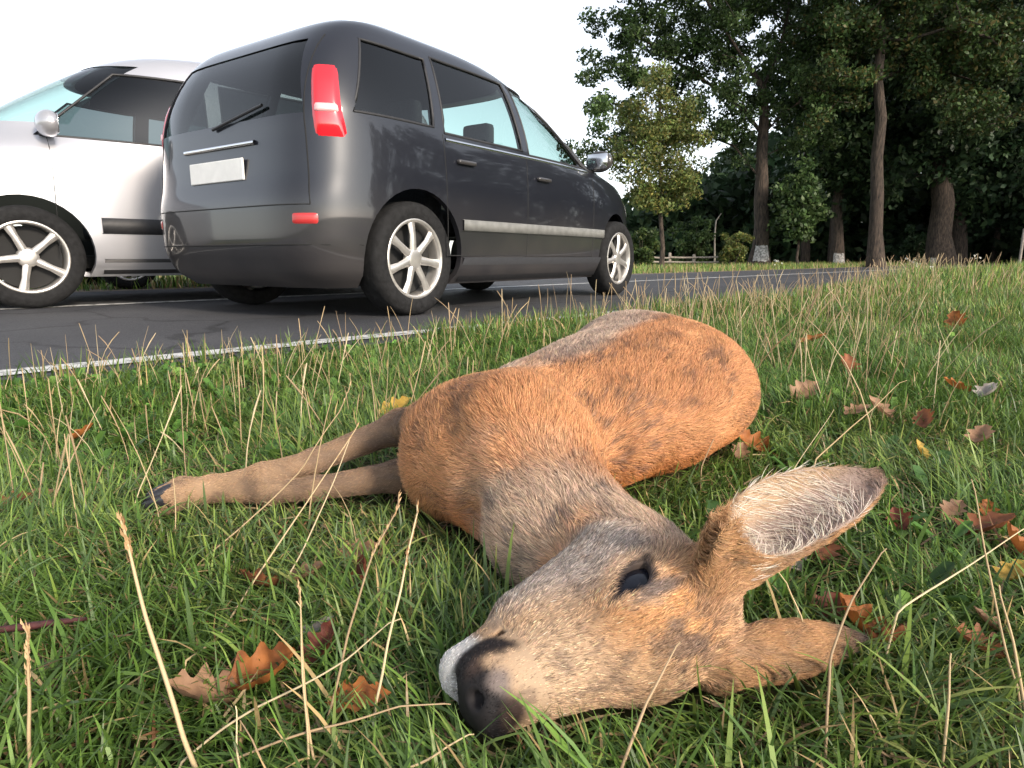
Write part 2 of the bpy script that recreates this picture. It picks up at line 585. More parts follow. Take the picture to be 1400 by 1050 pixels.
def blob_tips(blobs, Y, n, seed, depth=1.0):
    """Tips inside rounded masses given by where the photo shows them, set at distance Y with real depth."""
    r = np.random.default_rng(seed)
    w = np.array([b_[2] ** 2 for b_ in blobs], float)
    k = r.choice(len(blobs), n, p=w / w.sum())
    out = []
    for i in k:
        u, v, rad = blobs[i][:3]
        dy = blobs[i][3] if len(blobs[i]) > 3 else 0
        c = D(u, v, Y + dy)
        m = rad / FPX * Y
        o = r.normal(0, 1, 3); o *= r.random() ** .4 / np.linalg.norm(o)
        out.append(c + o * m * np.array([1, depth, .85]))
    return np.array(out)

def make_tree(name, label, base_uv, top_uv, Y, r0, blobs, ntips, per, leaf, pal, seed, limbs=(), group='trees along the far side of the road', spread=.55, mark=None, fl=.7, tipr=.012, depth=1.0, flare=1.35):
    base = D(base_uv[0], base_uv[1], Y); base[2] = -.05
    top = D(top_uv[0], top_uv[1], Y)
    r = np.random.default_rng(seed)
    k = 9
    tr = np.array([base + (top - base) * (i / (k - 1)) + (r.normal(0, .05, 3) * np.array([1, 1, 0]) if 0 < i else 0) for i in range(k)])
    root = empty(name, tuple(base))
    tag(root, label, 'tree', group)
    tips = blob_tips(blobs, Y, ntips, seed + 1, depth)
    lm = [(a_, [D(u, v, Y + dy) for (u, v, dy) in pth]) for a_, pth in limbs]
    paths, radii = grow_tree(tr, lm, tips, r0, seed + 2, tipr)
    radii[0][0] = r0 * flare
    # more rings near the foot for the root flare
    tv, tf = tubes(paths[:1], radii[:1], 16)
    tv2, tf2 = tubes(paths[1:], radii[1:], 6)
    tv = np.concatenate([tv, tv2]); tf = np.concatenate([tf, tf2 + len(tv) - len(tv2)])
    o = mesh_np('trunk', tv - base, tf, M_bark, True, parent=root)
    V, Q, C = leaf_cloud(tips, spread, per, leaf, pal, seed + 3, fl)
    mesh_np('crown', V - base, Q, M_leaf, False, C, parent=root)
    if mark:
        z0, z1, rr = mark
        VV = []
        tz = paths[0][:, 2] - base[2]
        for i in range(5):
            for j in range(17):
                a_ = -math.pi / 2 - .15 + (j - 8) / 8 * .78
                z = z0 + (z1 - z0) * i / 4 + (r.normal(0, .02) if i in (0, 4) else 0) - .05 * 0
                rad_ = np.interp(z, tz, radii[0]) + .012
                cx_, cy_ = (np.interp(z, tz, paths[0][:, k_] - base[k_]) for k_ in (0, 1))
                VV.append((cx_ + rad_ * math.cos(a_), cy_ + rad_ * math.sin(a_), z))
        mesh_py('painted_mark', VV, grid_faces(5, 17), M_mark, True, root)
    return root, base

M_mark = simple_mat('tree_paint', (.30, .29, .28), .85, noise=.75, nscale=14)

if 'trees' not in SKIP:
    make_tree('oak_tree', 'big oak with a thick low limb and a pale paint mark on its trunk', (1037, 367), (1044, 120), 26, .36,
              [(800, 205, 38), (845, 165, 50), (820, 130, 34), (870, 110, 45), (815, 60, 22), (850, 35, 45), (900, 60, 60), (960, 40, 85), (960, 140, 75), (1000, 200, 40), (1060, 60, 100), (1090, 150, 60), (1110, 200, 40), (1000, -80, 150), (900, -60, 90), (1100, -60, 120)],
              400, 165, .125, OAK, 1001, limbs=[(4, [(1026, 228, 0), (1004, 200, .2), (970, 186, .4), (930, 190, .3), (885, 195, 0), (840, 190, -.2)]), (6, [(1020, 155, 0), (985, 125, .5), (940, 95, .6), (890, 60, .5), (850, 40, .3)]), (8, [(1020, 85, -.3), (990, 40, -.5), (960, -10, -.6)]), (8, [(1062, 80, .3), (1075, 30, .5), (1085, -40, .4)]), (6, [(1066, 160, -.4), (1092, 140, -.6), (1110, 110, -.6)])], spread=.50, mark=(.26, .84, .47))
    make_tree('oak_tree', 'tall straight oak with a bare reddish trunk in front of the dark wood', (1197, 368), (1211, -60), 24, .27,
              [(1130, 40, 60), (1180, 10, 80), (1240, 30, 80), (1300, 60, 75), (1360, 60, 75), (1400, 130, 60), (1330, 150, 40), (1270, 110, 45), (1150, 110, 45), (1110, 150, 30), (1200, -90, 150), (1340, -70, 140)],
              340, 165, .125, OAK + [[.08, .07, .022]], 1011, limbs=[(6, [(1240, 55, -.6), (1290, 40, -1.0), (1350, 50, -1.4)]), (6, [(1180, 40, .5), (1140, 50, .8)]), (5, [(1235, 95, .6), (1280, 95, 1), (1330, 110, 1.2)])], spread=.5, flare=1.25)
    make_tree('young_tree', 'slim young tree with a yellowish green crown beside the carriageway', (904, 372), (903, 110), 21, .085,
              [(905, 100, 14), (898, 125, 26), (888, 150, 36), (920, 155, 34), (872, 185, 38), (900, 195, 44), (930, 200, 40), (862, 220, 30), (895, 240, 46), (932, 240, 34), (885, 270, 30), (915, 272, 28), (950, 185, 16)],
              170, 105, .085, GOLD, 1021, spread=.36, tipr=.006, flare=1.1)
    make_tree('young_tree', 'small shaded sapling standing between the two big oak trunks', (1091, 368), (1090, 250), 25, .06,
              [(1088, 255, 26), (1080, 285, 32), (1098, 290, 30), (1088, 310, 24)], 80, 60, .14, OAK, 1031, spread=.4, tipr=.006, flare=1.1)
    make_tree('oak_tree', 'shaded oak trunk with a pale paint mark beside the tall straight oak', (1144, 366), (1150, 40), 31, .30,
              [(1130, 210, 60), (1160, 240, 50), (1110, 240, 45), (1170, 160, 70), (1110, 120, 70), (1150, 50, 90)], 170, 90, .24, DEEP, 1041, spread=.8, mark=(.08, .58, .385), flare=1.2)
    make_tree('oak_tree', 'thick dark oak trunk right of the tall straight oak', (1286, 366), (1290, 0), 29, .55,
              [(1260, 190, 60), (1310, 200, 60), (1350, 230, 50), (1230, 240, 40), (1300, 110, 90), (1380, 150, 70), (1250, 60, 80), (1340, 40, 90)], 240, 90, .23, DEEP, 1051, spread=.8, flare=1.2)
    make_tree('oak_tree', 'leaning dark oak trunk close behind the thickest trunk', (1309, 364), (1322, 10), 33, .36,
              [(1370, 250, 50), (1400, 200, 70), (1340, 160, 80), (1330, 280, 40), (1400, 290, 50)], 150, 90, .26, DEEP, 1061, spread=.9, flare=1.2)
    # bushes at the wood's edge
    def bush(label, u, v, Y, rpx, pal, seed, n=40, leaf=.1):
        base = D(u, v, Y); base[2] = 0
        root = empty('bush', tuple(base)); tag(root, label, 'bush', 'bushes at the edge of the wood')
        r = np.random.default_rng(seed)
        m = rpx / FPX * Y
        tips = np.stack([r.normal(0, m * .45, n), r.normal(0, m * .45, n), np.abs(r.normal(m * .9, m * .55, n)) + .12], -1)
        paths = [np.stack([np.array([t[0] * .15, t[1] * .15, -.02]), t * np.array([.6, .6, .5]), t]) for t in tips[:18]]
        tv, tf = tubes(paths, [np.array([.018, .011, .004])] * len(paths), 5)
        mesh_np('stem', tv, tf, M_bark, True, parent=root)
        V, Q, C = leaf_cloud(tips, m * .30, 70, leaf, pal, seed + 1, .9)
        mesh_np('foliage', V, Q, M_leaf, False, C, parent=root)
    bush('small yellowish bush left of the big oak trunk', 1000, 364, 25, 20, GOLD, 1071)
    bush('low green bush behind the bonnet of the dark people carrier', 875, 366, 24, 24, OAK + GOLD[:1], 1075, 50)
    bush('dark bush under the slim young tree', 945, 362, 30, 26, OAK, 1079, 50, .13)
    bush('dark rounded bush at the wood edge by the thickest trunk', 1245, 362, 31, 22, DEEP, 1083, 40, .13)

    # the wood behind, one dark mass of crowns, undergrowth and trunks
    r = np.random.default_rng(1101)
    C_, S_ = [], []
    for i in range(760):
        Y = r.uniform(36, 58)
        u = 850 + 700 * r.random() ** .9
        top = np.interp(u, [845, 900, 960, 1010, 1100, 1180, 1300, 1500], [305, 268, 240, 225, 175, 90, -40, -160])
        v = r.uniform(top, 372) if i % 3 else r.uniform(325, 370)
        C_.append(D(u, v, Y)); S_.append(r.uniform(1.0, 2.1))
    # the wood's edge runs on round to the right of the meadow
    for i in range(330):
        az_ = R(r.uniform(40, 96)); dd_ = r.uniform(36, 54)
        C_.append(np.array([math.sin(az_) * dd_, math.cos(az_) * dd_, 14.5 * r.random() ** 1.1])); S_.append(r.uniform(1.6, 2.9))
    C_ = np.array(C_); C_[:, 2] = np.maximum(C_[:, 2], .6)
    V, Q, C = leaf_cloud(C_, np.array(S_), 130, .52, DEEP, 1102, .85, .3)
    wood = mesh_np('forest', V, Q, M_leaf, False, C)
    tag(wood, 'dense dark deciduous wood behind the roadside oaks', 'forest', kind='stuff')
    pth, rr = [], []
    for i in range(46):
        Y = r.uniform(34, 52); u = 1015 + 470 * r.random()
        b0 = D(u, 366, Y); b0[2] = -.1
        tv_ = np.interp(u, [845, 900, 960, 1010, 1100, 1180, 1300, 1500], [305, 268, 240, 225, 175, 90, -40, -160])
        h = min(r.uniform(8, 16), max(1.5, D(u, tv_ + 25, Y)[2]))
        pth.append(np.array([b0, b0 + np.array([r.normal(0, .2), r.normal(0, .2), h * .5]), b0 + np.array([r.normal(0, .5), r.normal(0, .5), h])]))
        q = r.uniform(.10, .28); rr.append(np.array([q, q * .75, q * .4]))
    tv, tf = tubes(pth, rr, 8)
    tr_ = mesh_np('forest_trunks', tv, tf, M_bark, True)
    tag(tr_, 'crowded trunks inside the dark wood', 'forest', kind='stuff')
# ------------------------------------------------------------------ vehicles
def paint_mat(name, color, rough=.28, metal=.35):
    m, nt, n, l, b = nodes_mat(name)
    tc = n.new('ShaderNodeTexCoord')
    nz = n.new('ShaderNodeTexNoise'); nz.inputs['Scale'].default_value = 3.0; nz.inputs['Detail'].default_value = 7
    l.new(tc.outputs['Object'], nz.inputs['Vector'])
    # road dust, thickest low down on the panels
    sp = n.new('ShaderNodeSeparateXYZ'); l.new(tc.outputs['Object'], sp.inputs[0])
    mr = n.new('ShaderNodeMapRange'); mr.inputs[1].default_value = .75; mr.inputs[2].default_value = .15
    mr.inputs[3].default_value = 0; mr.inputs[4].default_value = .40
    l.new(sp.outputs['Z'], mr.inputs[0])
    mu = n.new('ShaderNodeMath'); mu.operation = 'MULTIPLY'
    l.new(mr.outputs[0], mu.inputs[0]); l.new(nz.outputs['Fac'], mu.inputs[1])
    mx = n.new('ShaderNodeMix'); mx.data_type = 'RGBA'
    mx.inputs['A'].default_value = (*color, 1); mx.inputs['B'].default_value = (.16, .14, .12, 1)
    l.new(mu.outputs[0], mx.inputs['Factor'])
    l.new(mx.outputs['Result'], b.inputs['Base Color'])
    b.inputs['Metallic'].default_value = metal
    b.inputs['Roughness'].default_value = rough
    b.inputs['Specular IOR Level'].default_value = .25
    b.inputs['Coat Weight'].default_value = .85
    b.inputs['Coat Roughness'].default_value = .05
    return m
def glass_mat(name, tint, refl=.06):
    m, nt, n, l, b = nodes_mat(name)
    n.remove(b)
    t = n.new('ShaderNodeBsdfTransparent'); t.inputs[0].default_value = (*tint, 1)
    g = n.new('ShaderNodeBsdfGlossy'); g.inputs['Roughness'].default_value = .03
    lw = n.new('ShaderNodeLayerWeight'); lw.inputs[0].default_value = .5
    pw = n.new('ShaderNodeMath'); pw.operation = 'POWER'; pw.inputs[1].default_value = 4.5
    l.new(lw.outputs['Facing'], pw.inputs[0])
    fr = n.new('ShaderNodeMath'); fr.operation = 'MULTIPLY_ADD'; fr.inputs[1].default_value = .94; fr.inputs[2].default_value = refl
    l.new(pw.outputs[0], fr.inputs[0])
    mx = n.new('ShaderNodeMixShader')
    l.new(fr.outputs[0], mx.inputs[0]); l.new(t.outputs[0], mx.inputs[1]); l.new(g.outputs[0], mx.inputs[2])
    l.new(mx.outputs[0], n['Material Output'].inputs[0])
    return m
M_tyre = simple_mat('tyre_rubber', (.012, .012, .0125), .85, noise=.4, nscale=30, bump=.3, spec=.25)
M_rim = simple_mat('rim_alloy', (.62, .59, .55), .32, .75, noise=.15, nscale=12)
M_plastic = simple_mat('black_plastic', (.020, .020, .022), .55, noise=.2, nscale=40)
M_under = simple_mat('underbody', (.012, .012, .012), .9)
M_seat = simple_mat('seat_cloth', (.030, .030, .034), .95, noise=.3, nscale=60)
M_plate = simple_mat('number_plate', (.72, .71, .68), .4, noise=.06, nscale=15)
M_chrome = simple_mat('chrome_trim', (.75, .75, .76), .14, 1.0)
M_red = simple_mat('tail_lamp_red', (.55, .012, .022), .12, coat=1.0)
M_redw = simple_mat('tail_lamp_clear', (.75, .40, .40), .15, coat=1.0)
M_refl = simple_mat('reflector_red', (.42, .03, .03), .2, coat=.6)
M_lamp = simple_mat('head_lamp', (.55, .58, .60), .08, .3, coat=1.0)
M_glass_d = glass_mat('tinted_glass', (.30, .34, .34))
M_glass_l = glass_mat('clear_glass', (.62, .74, .71))

class Shell:
    """Body as stacked rounded outlines: at each height z a rear x, a front x and a half width."""
    def __init__(s, lv, nr, nf, mid=.45):
        s.lv = np.array(lv, float)
        s.nr, s.nf, s.mid = nr, nf, mid
    def at(s, z):
        z = np.atleast_1d(np.asarray(z, float))
        Z = s.lv[:, 0]
        out = []
        for c in (1, 2, 3):
            y = s.lv[:, c]
            h = np.diff(Z); d = np.diff(y) / h
            m = np.concatenate([[d[0]], np.where(d[:-1] * d[1:] > 0, 2 * d[:-1] * d[1:] / (d[:-1] + d[1:] + 1e-12), 0), [d[-1]]])
            i = np.clip(np.searchsorted(Z, z) - 1, 0, len(Z) - 2)
            t = (z - Z[i]) / h[i]
            out.append((2 * t**3 - 3 * t**2 + 1) * y[i] + (t**3 - 2 * t**2 + t) * h[i] * m[i] + (-2 * t**3 + 3 * t**2) * y[i + 1] + (t**3 - t**2) * h[i] * m[i + 1])
        return out
    def y(s, x, z):
        xr, xf, W = s.at(z)
        xc = xr + (xf - xr) * s.mid
        x = np.asarray(x, float)
        a = np.where(x < xc, xc - xr, xf - xc)
        n = np.where(x < xc, s.nr, s.nf)
        k = np.clip(np.abs(x - xc) / a, 0, 1)
        return W * (1 - k ** n) ** (1 / n)
    def xe(s, y, z, rear=True):
        xr, xf, W = s.at(z)
        xc = xr + (xf - xr) * s.mid
        n = s.nr if rear else s.nf
        k = np.clip(np.abs(y) / W, 0, 1)
        r = (1 - k ** n) ** (1 / n)
        return xc - (xc - xr) * r if rear else xc + (xf - xc) * r
    def ring(s, z, th, off=0.0):
        xr, xf, W = (float(v[0]) for v in s.at(z))
        xc = xr + (xf - xr) * s.mid
        c, sn = np.cos(th), np.sin(th)
        rear = c < 0
        a = np.where(rear, xc - xr, xf - xc)
        n = np.where(rear, s.nr, s.nf)
        x = xc + np.sign(c) * (a + off) * np.abs(c) ** (2 / n)
        y = np.sign(sn) * (W + off) * np.abs(sn) ** (2 / n)
        return np.stack([x, y, np.full_like(x, z)], -1)

def side_quad(sh, w, side, off, nu=10, nv=7):
    z0, z1, a0, a1, b0, b1 = w
    V = []
    for i in range(nv):
        t = i / (nv - 1); z = z0 + (z1 - z0) * t
        xs = np.linspace(a0 + (b0 - a0) * t, a1 + (b1 - a1) * t, nu)
        ys = sh.y(xs, np.full(nu, z)) + off
        V += [(x, side * y, z) for x, y in zip(xs, ys)]
    return V, grid_faces(nv, nu, side > 0)

def end_quad(sh, w, rear, off, nu=12, nv=8):
    z0, z1, w0, w1 = w
    V = []
    for i in range(nv):
        t = i / (nv - 1); z = z0 + (z1 - z0) * t
        ys = np.linspace(-1, 1, nu) * (w0 + (w1 - w0) * t)
        xs = sh.xe(ys, np.full(nu, z), rear) + (-off if rear else off)
        V += [(x, y, z) for x, y in zip(xs, ys)]
    return V, grid_faces(nv, nu, not rear)

def prism(bm, quad, axis, lo, hi):
    vs = []
    for e in (lo, hi):
        vs.append([bm.verts.new((p[0], e, p[1]) if axis == 'y' else (e, p[0], p[1])) for p in quad])
    n = len(quad)
    bm.faces.new(vs[0]); bm.faces.new(vs[1][::-1])
    for i in range(n):
        bm.faces.new((vs[0][i], vs[1][i], vs[1][(i + 1) % n], vs[0][(i + 1) % n]))

def lathe(profile, seg=40):
    """profile [(y, r)] spun round the y axis."""
    V = []
    for k in range(seg):
        th = 2 * math.pi * k / seg
        for (y, r) in profile: V.append((r * math.cos(th), y, r * math.sin(th)))
    m = len(profile)
    Fc = [(k * m + i, k * m + i + 1, ((k + 1) % seg) * m + i + 1, ((k + 1) % seg) * m + i) for k in range(seg) for i in range(m - 1)]
    return V, Fc

def wheel_meshes(r, w, rimr, spokes):
    pr = [(-w / 2 + .01, rimr), (-w / 2, rimr + .02), (-w / 2, r - .03), (-w / 2 + .02, r - .006), (-w / 4, r), (w / 4, r), (w / 2 - .02, r - .006), (w / 2, r - .03), (w / 2, rimr + .02), (w / 2 - .01, rimr)]
    tv, tf = lathe(pr, 48)
    # rim: barrel, lip, hub and tapered spokes; outer face is -y
    V, Fc = lathe([(-w / 2 + .012, rimr + .004), (-w / 2 + .004, rimr - .006), (-w / 2 + .012, rimr - .018), (-w / 2 + .05, rimr - .022), (w / 2 - .01, rimr - .02)], 48)
    def add(v2, f2):
        b0 = len(V); V.extend(v2); Fc.extend([tuple(i + b0 for i in f) for f in f2])
    hv, hf = lathe([(-w / 2 + .016, .001), (-w / 2 + .014, .045), (-w / 2 + .022, .062), (-w / 2 + .05, .066)], 20)
    add(hv, hf)
    for k in range(spokes):
        th = 2 * math.pi * k / spokes
        c, s = math.cos(th), math.sin(th)
        pts = []
        for (rr, hw, y) in ((.05, .026, -w / 2 + .016), ((rimr + .05) / 2, .021, -w / 2 + .010), (rimr - .012, .030, -w / 2 + .016)):
            for (sg, dy) in ((-1, .014), (-.55, 0), (.55, 0), (1, .014)):
                x, z = rr, sg * hw
                pts.append((x * c - z * s, y + dy, x * s + z * c))
        add(pts, [(i * 4 + j, i * 4 + j + 1, (i + 1) * 4 + j + 1, (i + 1) * 4 + j) for i in range(2) for j in range(3)])
    dv, df = lathe([(-.01, .001), (-.01, rimr - .03)], 32)        # dark brake side behind the spokes
    return (tv, tf), (V, Fc), (dv, df)

def build_car(name, label, loc, heading, sh, wheels_x, track, wr, paint, side_w, rear_w, wind_w, glass, rims=5, top=1.69, tail=None, plate=None, mould=None, mirror_x=None, head=None, seats=(), rear_glass=None, cat='car', extras=None):
    root = empty(name, loc, heading)
    tag(root, label, cat)
    # shell
    zs = np.concatenate([np.linspace(sh.lv[0, 0], sh.lv[-2, 0], 46), np.linspace(sh.lv[-2, 0], sh.lv[-1, 0], 5)[1:]])
    M_ = 144
    u = np.linspace(0, 2 * math.pi, M_, endpoint=False)
    th = u + .42 * np.sin(4 * u) / 4 * -1
    V = np.concatenate([sh.ring(z, th) for z in zs])
    bm = bmesh.new()
    bv = [bm.verts.new(v) for v in V]
    for i in range(len(zs) - 1):
        for j in range(M_):
            bm.faces.new((bv[i * M_ + j], bv[i * M_ + (j + 1) % M_], bv[(i + 1) * M_ + (j + 1) % M_], bv[(i + 1) * M_ + j]))
    bm.faces.new(bv[:M_][::-1]); bm.faces.new(bv[-M_:])
    body_ = bm_obj('body', bm, paint, root, True)
    body_.data.materials.append(M_under)
    cbs = [bmesh.new() for _ in range(3)]
    cb = cbs[0]
    for w in side_w:
        z0, z1, a0, a1, b0, b1 = w
        prism(cb, [(a0, z0), (a1, z0), (b1, z1), (b0, z1)], 'y', -1.3, 1.3)
    if rear_w:
        z0, z1, w0, w1 = rear_w
        prism(cbs[1], [(-w0, z0), (w0, z0), (w1, z1), (-w1, z1)], 'x', -.4, .62)
    if wind_w:
        z0, z1, w0, w1 = wind_w
        xm = float(sh.xe(np.array([0.0]), z1, False)[0]) - .28
        prism(cbs[2], [(-w0, z0), (w0, z0), (w1, z1), (-w1, z1)], 'x', xm, sh.lv[:, 2].max() + .3)
    for wx in wheels_x:
        for sg in (-1, 1):
            r = bmesh.ops.create_cone(cb, cap_ends=True, segments=40, radius1=wr + .055, radius2=wr + .055, depth=.55, matrix=Matrix.Translation((wx, sg * (track + .12), wr + .01)) @ Matrix.Rotation(math.pi / 2, 4, 'X'))
    so = body_.modifiers.new('shell', 'SOLIDIFY'); so.thickness = .035; so.offset = -1; so.material_offset = 1; so.material_offset_rim = 1
    cutters = []
    for c_ in cbs:
        bmesh.ops.recalc_face_normals(c_, faces=c_.faces)
        if not c_.faces:
            c_.free(); continue
        cutter = bm_obj('cutter', c_)
        cutter.matrix_world = Matrix.Translation(loc) @ Matrix.Rotation(heading, 4, 'Z')
        cutters.append(cutter)
        bo = body_.modifiers.new('cut', 'BOOLEAN'); bo.object = cutter; bo.operation = 'DIFFERENCE'; bo.solver = 'FAST'
    bpy.context.view_layer.update()
    dg = bpy.context.evaluated_depsgraph_get()
    me = bpy.data.meshes.new_from_object(body_.evaluated_get(dg))
    body_.modifiers.clear()
    body_.data = me
    me.name = 'body'
    sm = me.polygons
    sm.foreach_set('use_smooth', [True] * len(sm))
    try:
        me.set_sharp_from_angle(angle=R(32))
    except Exception:
        pass
    for c_ in cutters: bpy.data.objects.remove(c_)
    # panes
    for i, w in enumerate(side_w):
        for sg in (-1, 1):
            v, f = side_quad(sh, w, sg, -.007)
            mesh_py('side_window', v, f, glass if i > 0 or rear_glass is None else rear_glass, True, root)
            # rubber seal round the pane
            loop = v[:10] + [v[r_ * 10 + 9] for r_ in range(1, 7)] + v[60:69][::-1] + [v[r_ * 10] for r_ in range(5, 0, -1)]
            lp = np.array(loop + loop[:2]); lp[:, 1] += sg * .004
            tv, tf = tubes([lp], [np.full(len(lp), .009)], 5)
            mesh_py('window_seal', tv, tf, M_plastic, True, root)
    if rear_w:
        v, f = end_quad(sh, rear_w, True, -.007); mesh_py('rear_window', v, f, rear_glass or glass, True, root)
    if wind_w:
        v, f = end_quad(sh, wind_w, False, -.007); mesh_py('windscreen', v, f, M_glass_l, True, root)
    # floor pan and cabin
    bm = bmesh.new(); rounded_box(bm, ((sh.lv[1, 1] + sh.lv[1, 2]) / 2, 0, .30), (sh.lv[1, 2] - sh.lv[1, 1] - .5, track * 1.35, .10), .03)
    bm_obj('floor_pan', bm, M_under, root)
    for (sx, sy) in seats:
        bm = bmesh.new()
        rounded_box(bm, (sx + .18, sy, .56), (.50, .46, .16), .05)
        rounded_box(bm, (sx - .10, sy, .86), (.14, .44, .56), .05)
        rounded_box(bm, (sx - .14, sy, 1.22), (.10, .24, .16), .035)
        bm_obj('seat', bm, M_seat, root, True)
    # wheels
    (tv, tf), (rv, rf), (dv, df) = wheel_meshes(wr, .20, wr * .70, rims)
    tm = rm = dm = None
    for wx in wheels_x:
        for sg in (-1, 1):
            if tm is None:
                t = mesh_py('wheel', tv, tf, M_tyre, True, root); tm = t.data
                q = mesh_py('rim', rv, rf, M_rim, True, t); rm = q.data
                k = mesh_py('brake_disc', dv, df, M_under, False, t); dm = k.data
            else:
                t = link(bpy.data.objects.new('wheel', tm), root)
                link(bpy.data.objects.new('rim', rm), t)
                link(bpy.data.objects.new('brake_disc', dm), t)
            t.location = (wx, sg * track, wr)
            t.rotation_euler = (0, random.uniform(0, 6), 0) if sg < 0 else (0, random.uniform(0, 6), math.pi)
    # lamps wrapped round the rear corners, arcs of the same outlines
    def arc_patch(nm, z0, z1, t0, t1, off, mat, taper=0.0, par=None, nz=8, nt=14):
        for sg in (-1, 1):
            VV = []
            for i in range(nz):
                f_ = i / (nz - 1); z = z0 + (z1 - z0) * f_
                a_, b_ = t0 + taper * f_, t1 - taper * .3 * f_
                tt = np.linspace(a_, b_, nt)
                edge = np.minimum(1, 6 * np.minimum(np.linspace(0, 1, nt), np.linspace(1, 0, nt))) * min(1, 5 * min(f_ + .02, 1 - f_ + .02))
                rr = sh.ring(z, tt, 0)
                o2 = sh.ring(z, tt, 1.0) - rr
                o2 /= np.linalg.norm(o2, axis=1)[:, None] + 1e-9
                rr = rr + o2 * (off * edge - .004)[:, None]
                rr[:, 1] *= sg
                VV += [tuple(p) for p in rr]
            mesh_py(nm, VV, grid_faces(nz, nt, sg > 0), mat, True, par or root)
    if tail:
        for (nm, z0, z1, t0, t1, off, mat) in tail: arc_patch(nm, z0, z1, t0, t1, off, mat)
    if head:
        for (nm, z0, z1, t0, t1, off, mat) in head: arc_patch(nm, z0, z1, t0, t1, off, mat)
    if mould:
        for (nm, z0, z1, x0, x1, off, mat) in mould:
            for sg in (-1, 1):
                v, f = side_quad(sh, (z0, z1, x0, x1, x0, x1), sg, off, 30, 2)
                v2, _ = side_quad(sh, (z0 - .006, z1 + .006, x0 - .01, x1 + .01, x0 - .01, x1 + .01), sg, -.006, 30, 2)
                VV = v2[:30] + v + v2[30:]
                mesh_py(nm, VV, grid_faces(4, 30, sg > 0), mat, True, root)
    if plate:
        for (x, z, rear) in plate:
            bm = bmesh.new(); rounded_box(bm, (0, 0, 0), (.012, .52, .115), .004, 1)
            xx = float(sh.xe(np.array([0.0]), z, rear)[0]) + (-.012 if rear else .012)
            bm_obj('number_plate', bm, M_plate, root, loc=(xx, 0, z))
    if mirror_x is not None:
        for sg in (-1, 1):
            mx_, mz = mirror_x
            yb = float(sh.y(np.array([mx_]), mz)[0])
            bm = bmesh.new()
            bmesh.ops.create_uvsphere(bm, u_segments=18, v_segments=12, radius=1)
            for v in bm.verts:
                x_ = v.co.x * .075
                if x_ < -.035: x_ = -.035
                v.co = Vector((x_, v.co.y * .12, v.co.z * .085))
            mo = bm_obj('wing_mirror', bm, paint, root, True, loc=(mx_, sg * (yb + .13), mz + .03))
            bm = bmesh.new(); rounded_box(bm, (0, 0, 0), (.06, .10, .04), .012)
            bm_obj('mirror_foot', bm, M_plastic, mo, True, loc=(.01, -sg * .13, -.05))
            bm = bmesh.new(); rounded_box(bm, (0, 0, 0), (.004, .18, .12), .0015, 1)
            bm_obj('mirror_glass', bm, M_chrome, mo, True, loc=(-.037, 0, 0))
    # tailgate seams, bumper joint and rear wiper
    if rear_w:
        def rear_path(nm, ys, zz, rad, mat, off=0.0):
            ys, zz = np.array(ys, float), np.array(zz, float)
            pth = np.stack([sh.xe(ys, zz, True) - off, ys, zz], -1)
            tv_, tf_ = tubes([pth], [np.full(len(pth), rad)], 5)
            mesh_py(nm, tv_, tf_, mat, True, root)
        wy = rear_w[2] + .05
        for sg in (-1, 1): rear_path('tailgate_seam', np.linspace(wy, wy - .10, 14) * sg, np.linspace(.60, rear_w[1] + .02, 14), .0034, M_under)
        rear_path('tailgate_seam', np.linspace(-wy, wy, 24), np.full(24, .60), .0040, M_under)
        rear_path('bumper_seam', np.linspace(-wy - .12, wy + .12, 24), np.full(24, .40), .0045, M_under)
        rear_path('tailgate_grip', np.linspace(-.34, .34, 16), np.full(16, .93), .013, M_chrome, .006)
        rear_path('rear_wiper', np.linspace(.04, -.40, 10), np.linspace(rear_w[0] - .02, rear_w[0] + .06, 10), .009, M_plastic, .014)
    # door seams and handles
    if extras:
        for ex in extras:
            for sg in (-1, 1):
                if ex[0] == 'seam':
                    _, x0, x1, z0, z1 = ex
                    zz = np.linspace(z0, z1, 12); xx = np.linspace(x0, x1, 12)
                    pth = np.stack([xx, sg * (sh.y(xx, zz) - .0005), zz], -1)
                    tv_, tf_ = tubes([pth], [np.full(12, .0032)], 4)
                    mesh_py('door_seam', tv_, tf_, M_under, True, root)
                elif ex[0] == 'handle':
                    _, x0, z0 = ex
                    bm = bmesh.new(); rounded_box(bm, (0, 0, 0), (.17, .030, .028), .012)
                    bm_obj('door_handle', bm, paint, root, True, loc=(x0, sg * (float(sh.y(np.array([x0]), z0)[0]) + .012), z0))
    return root

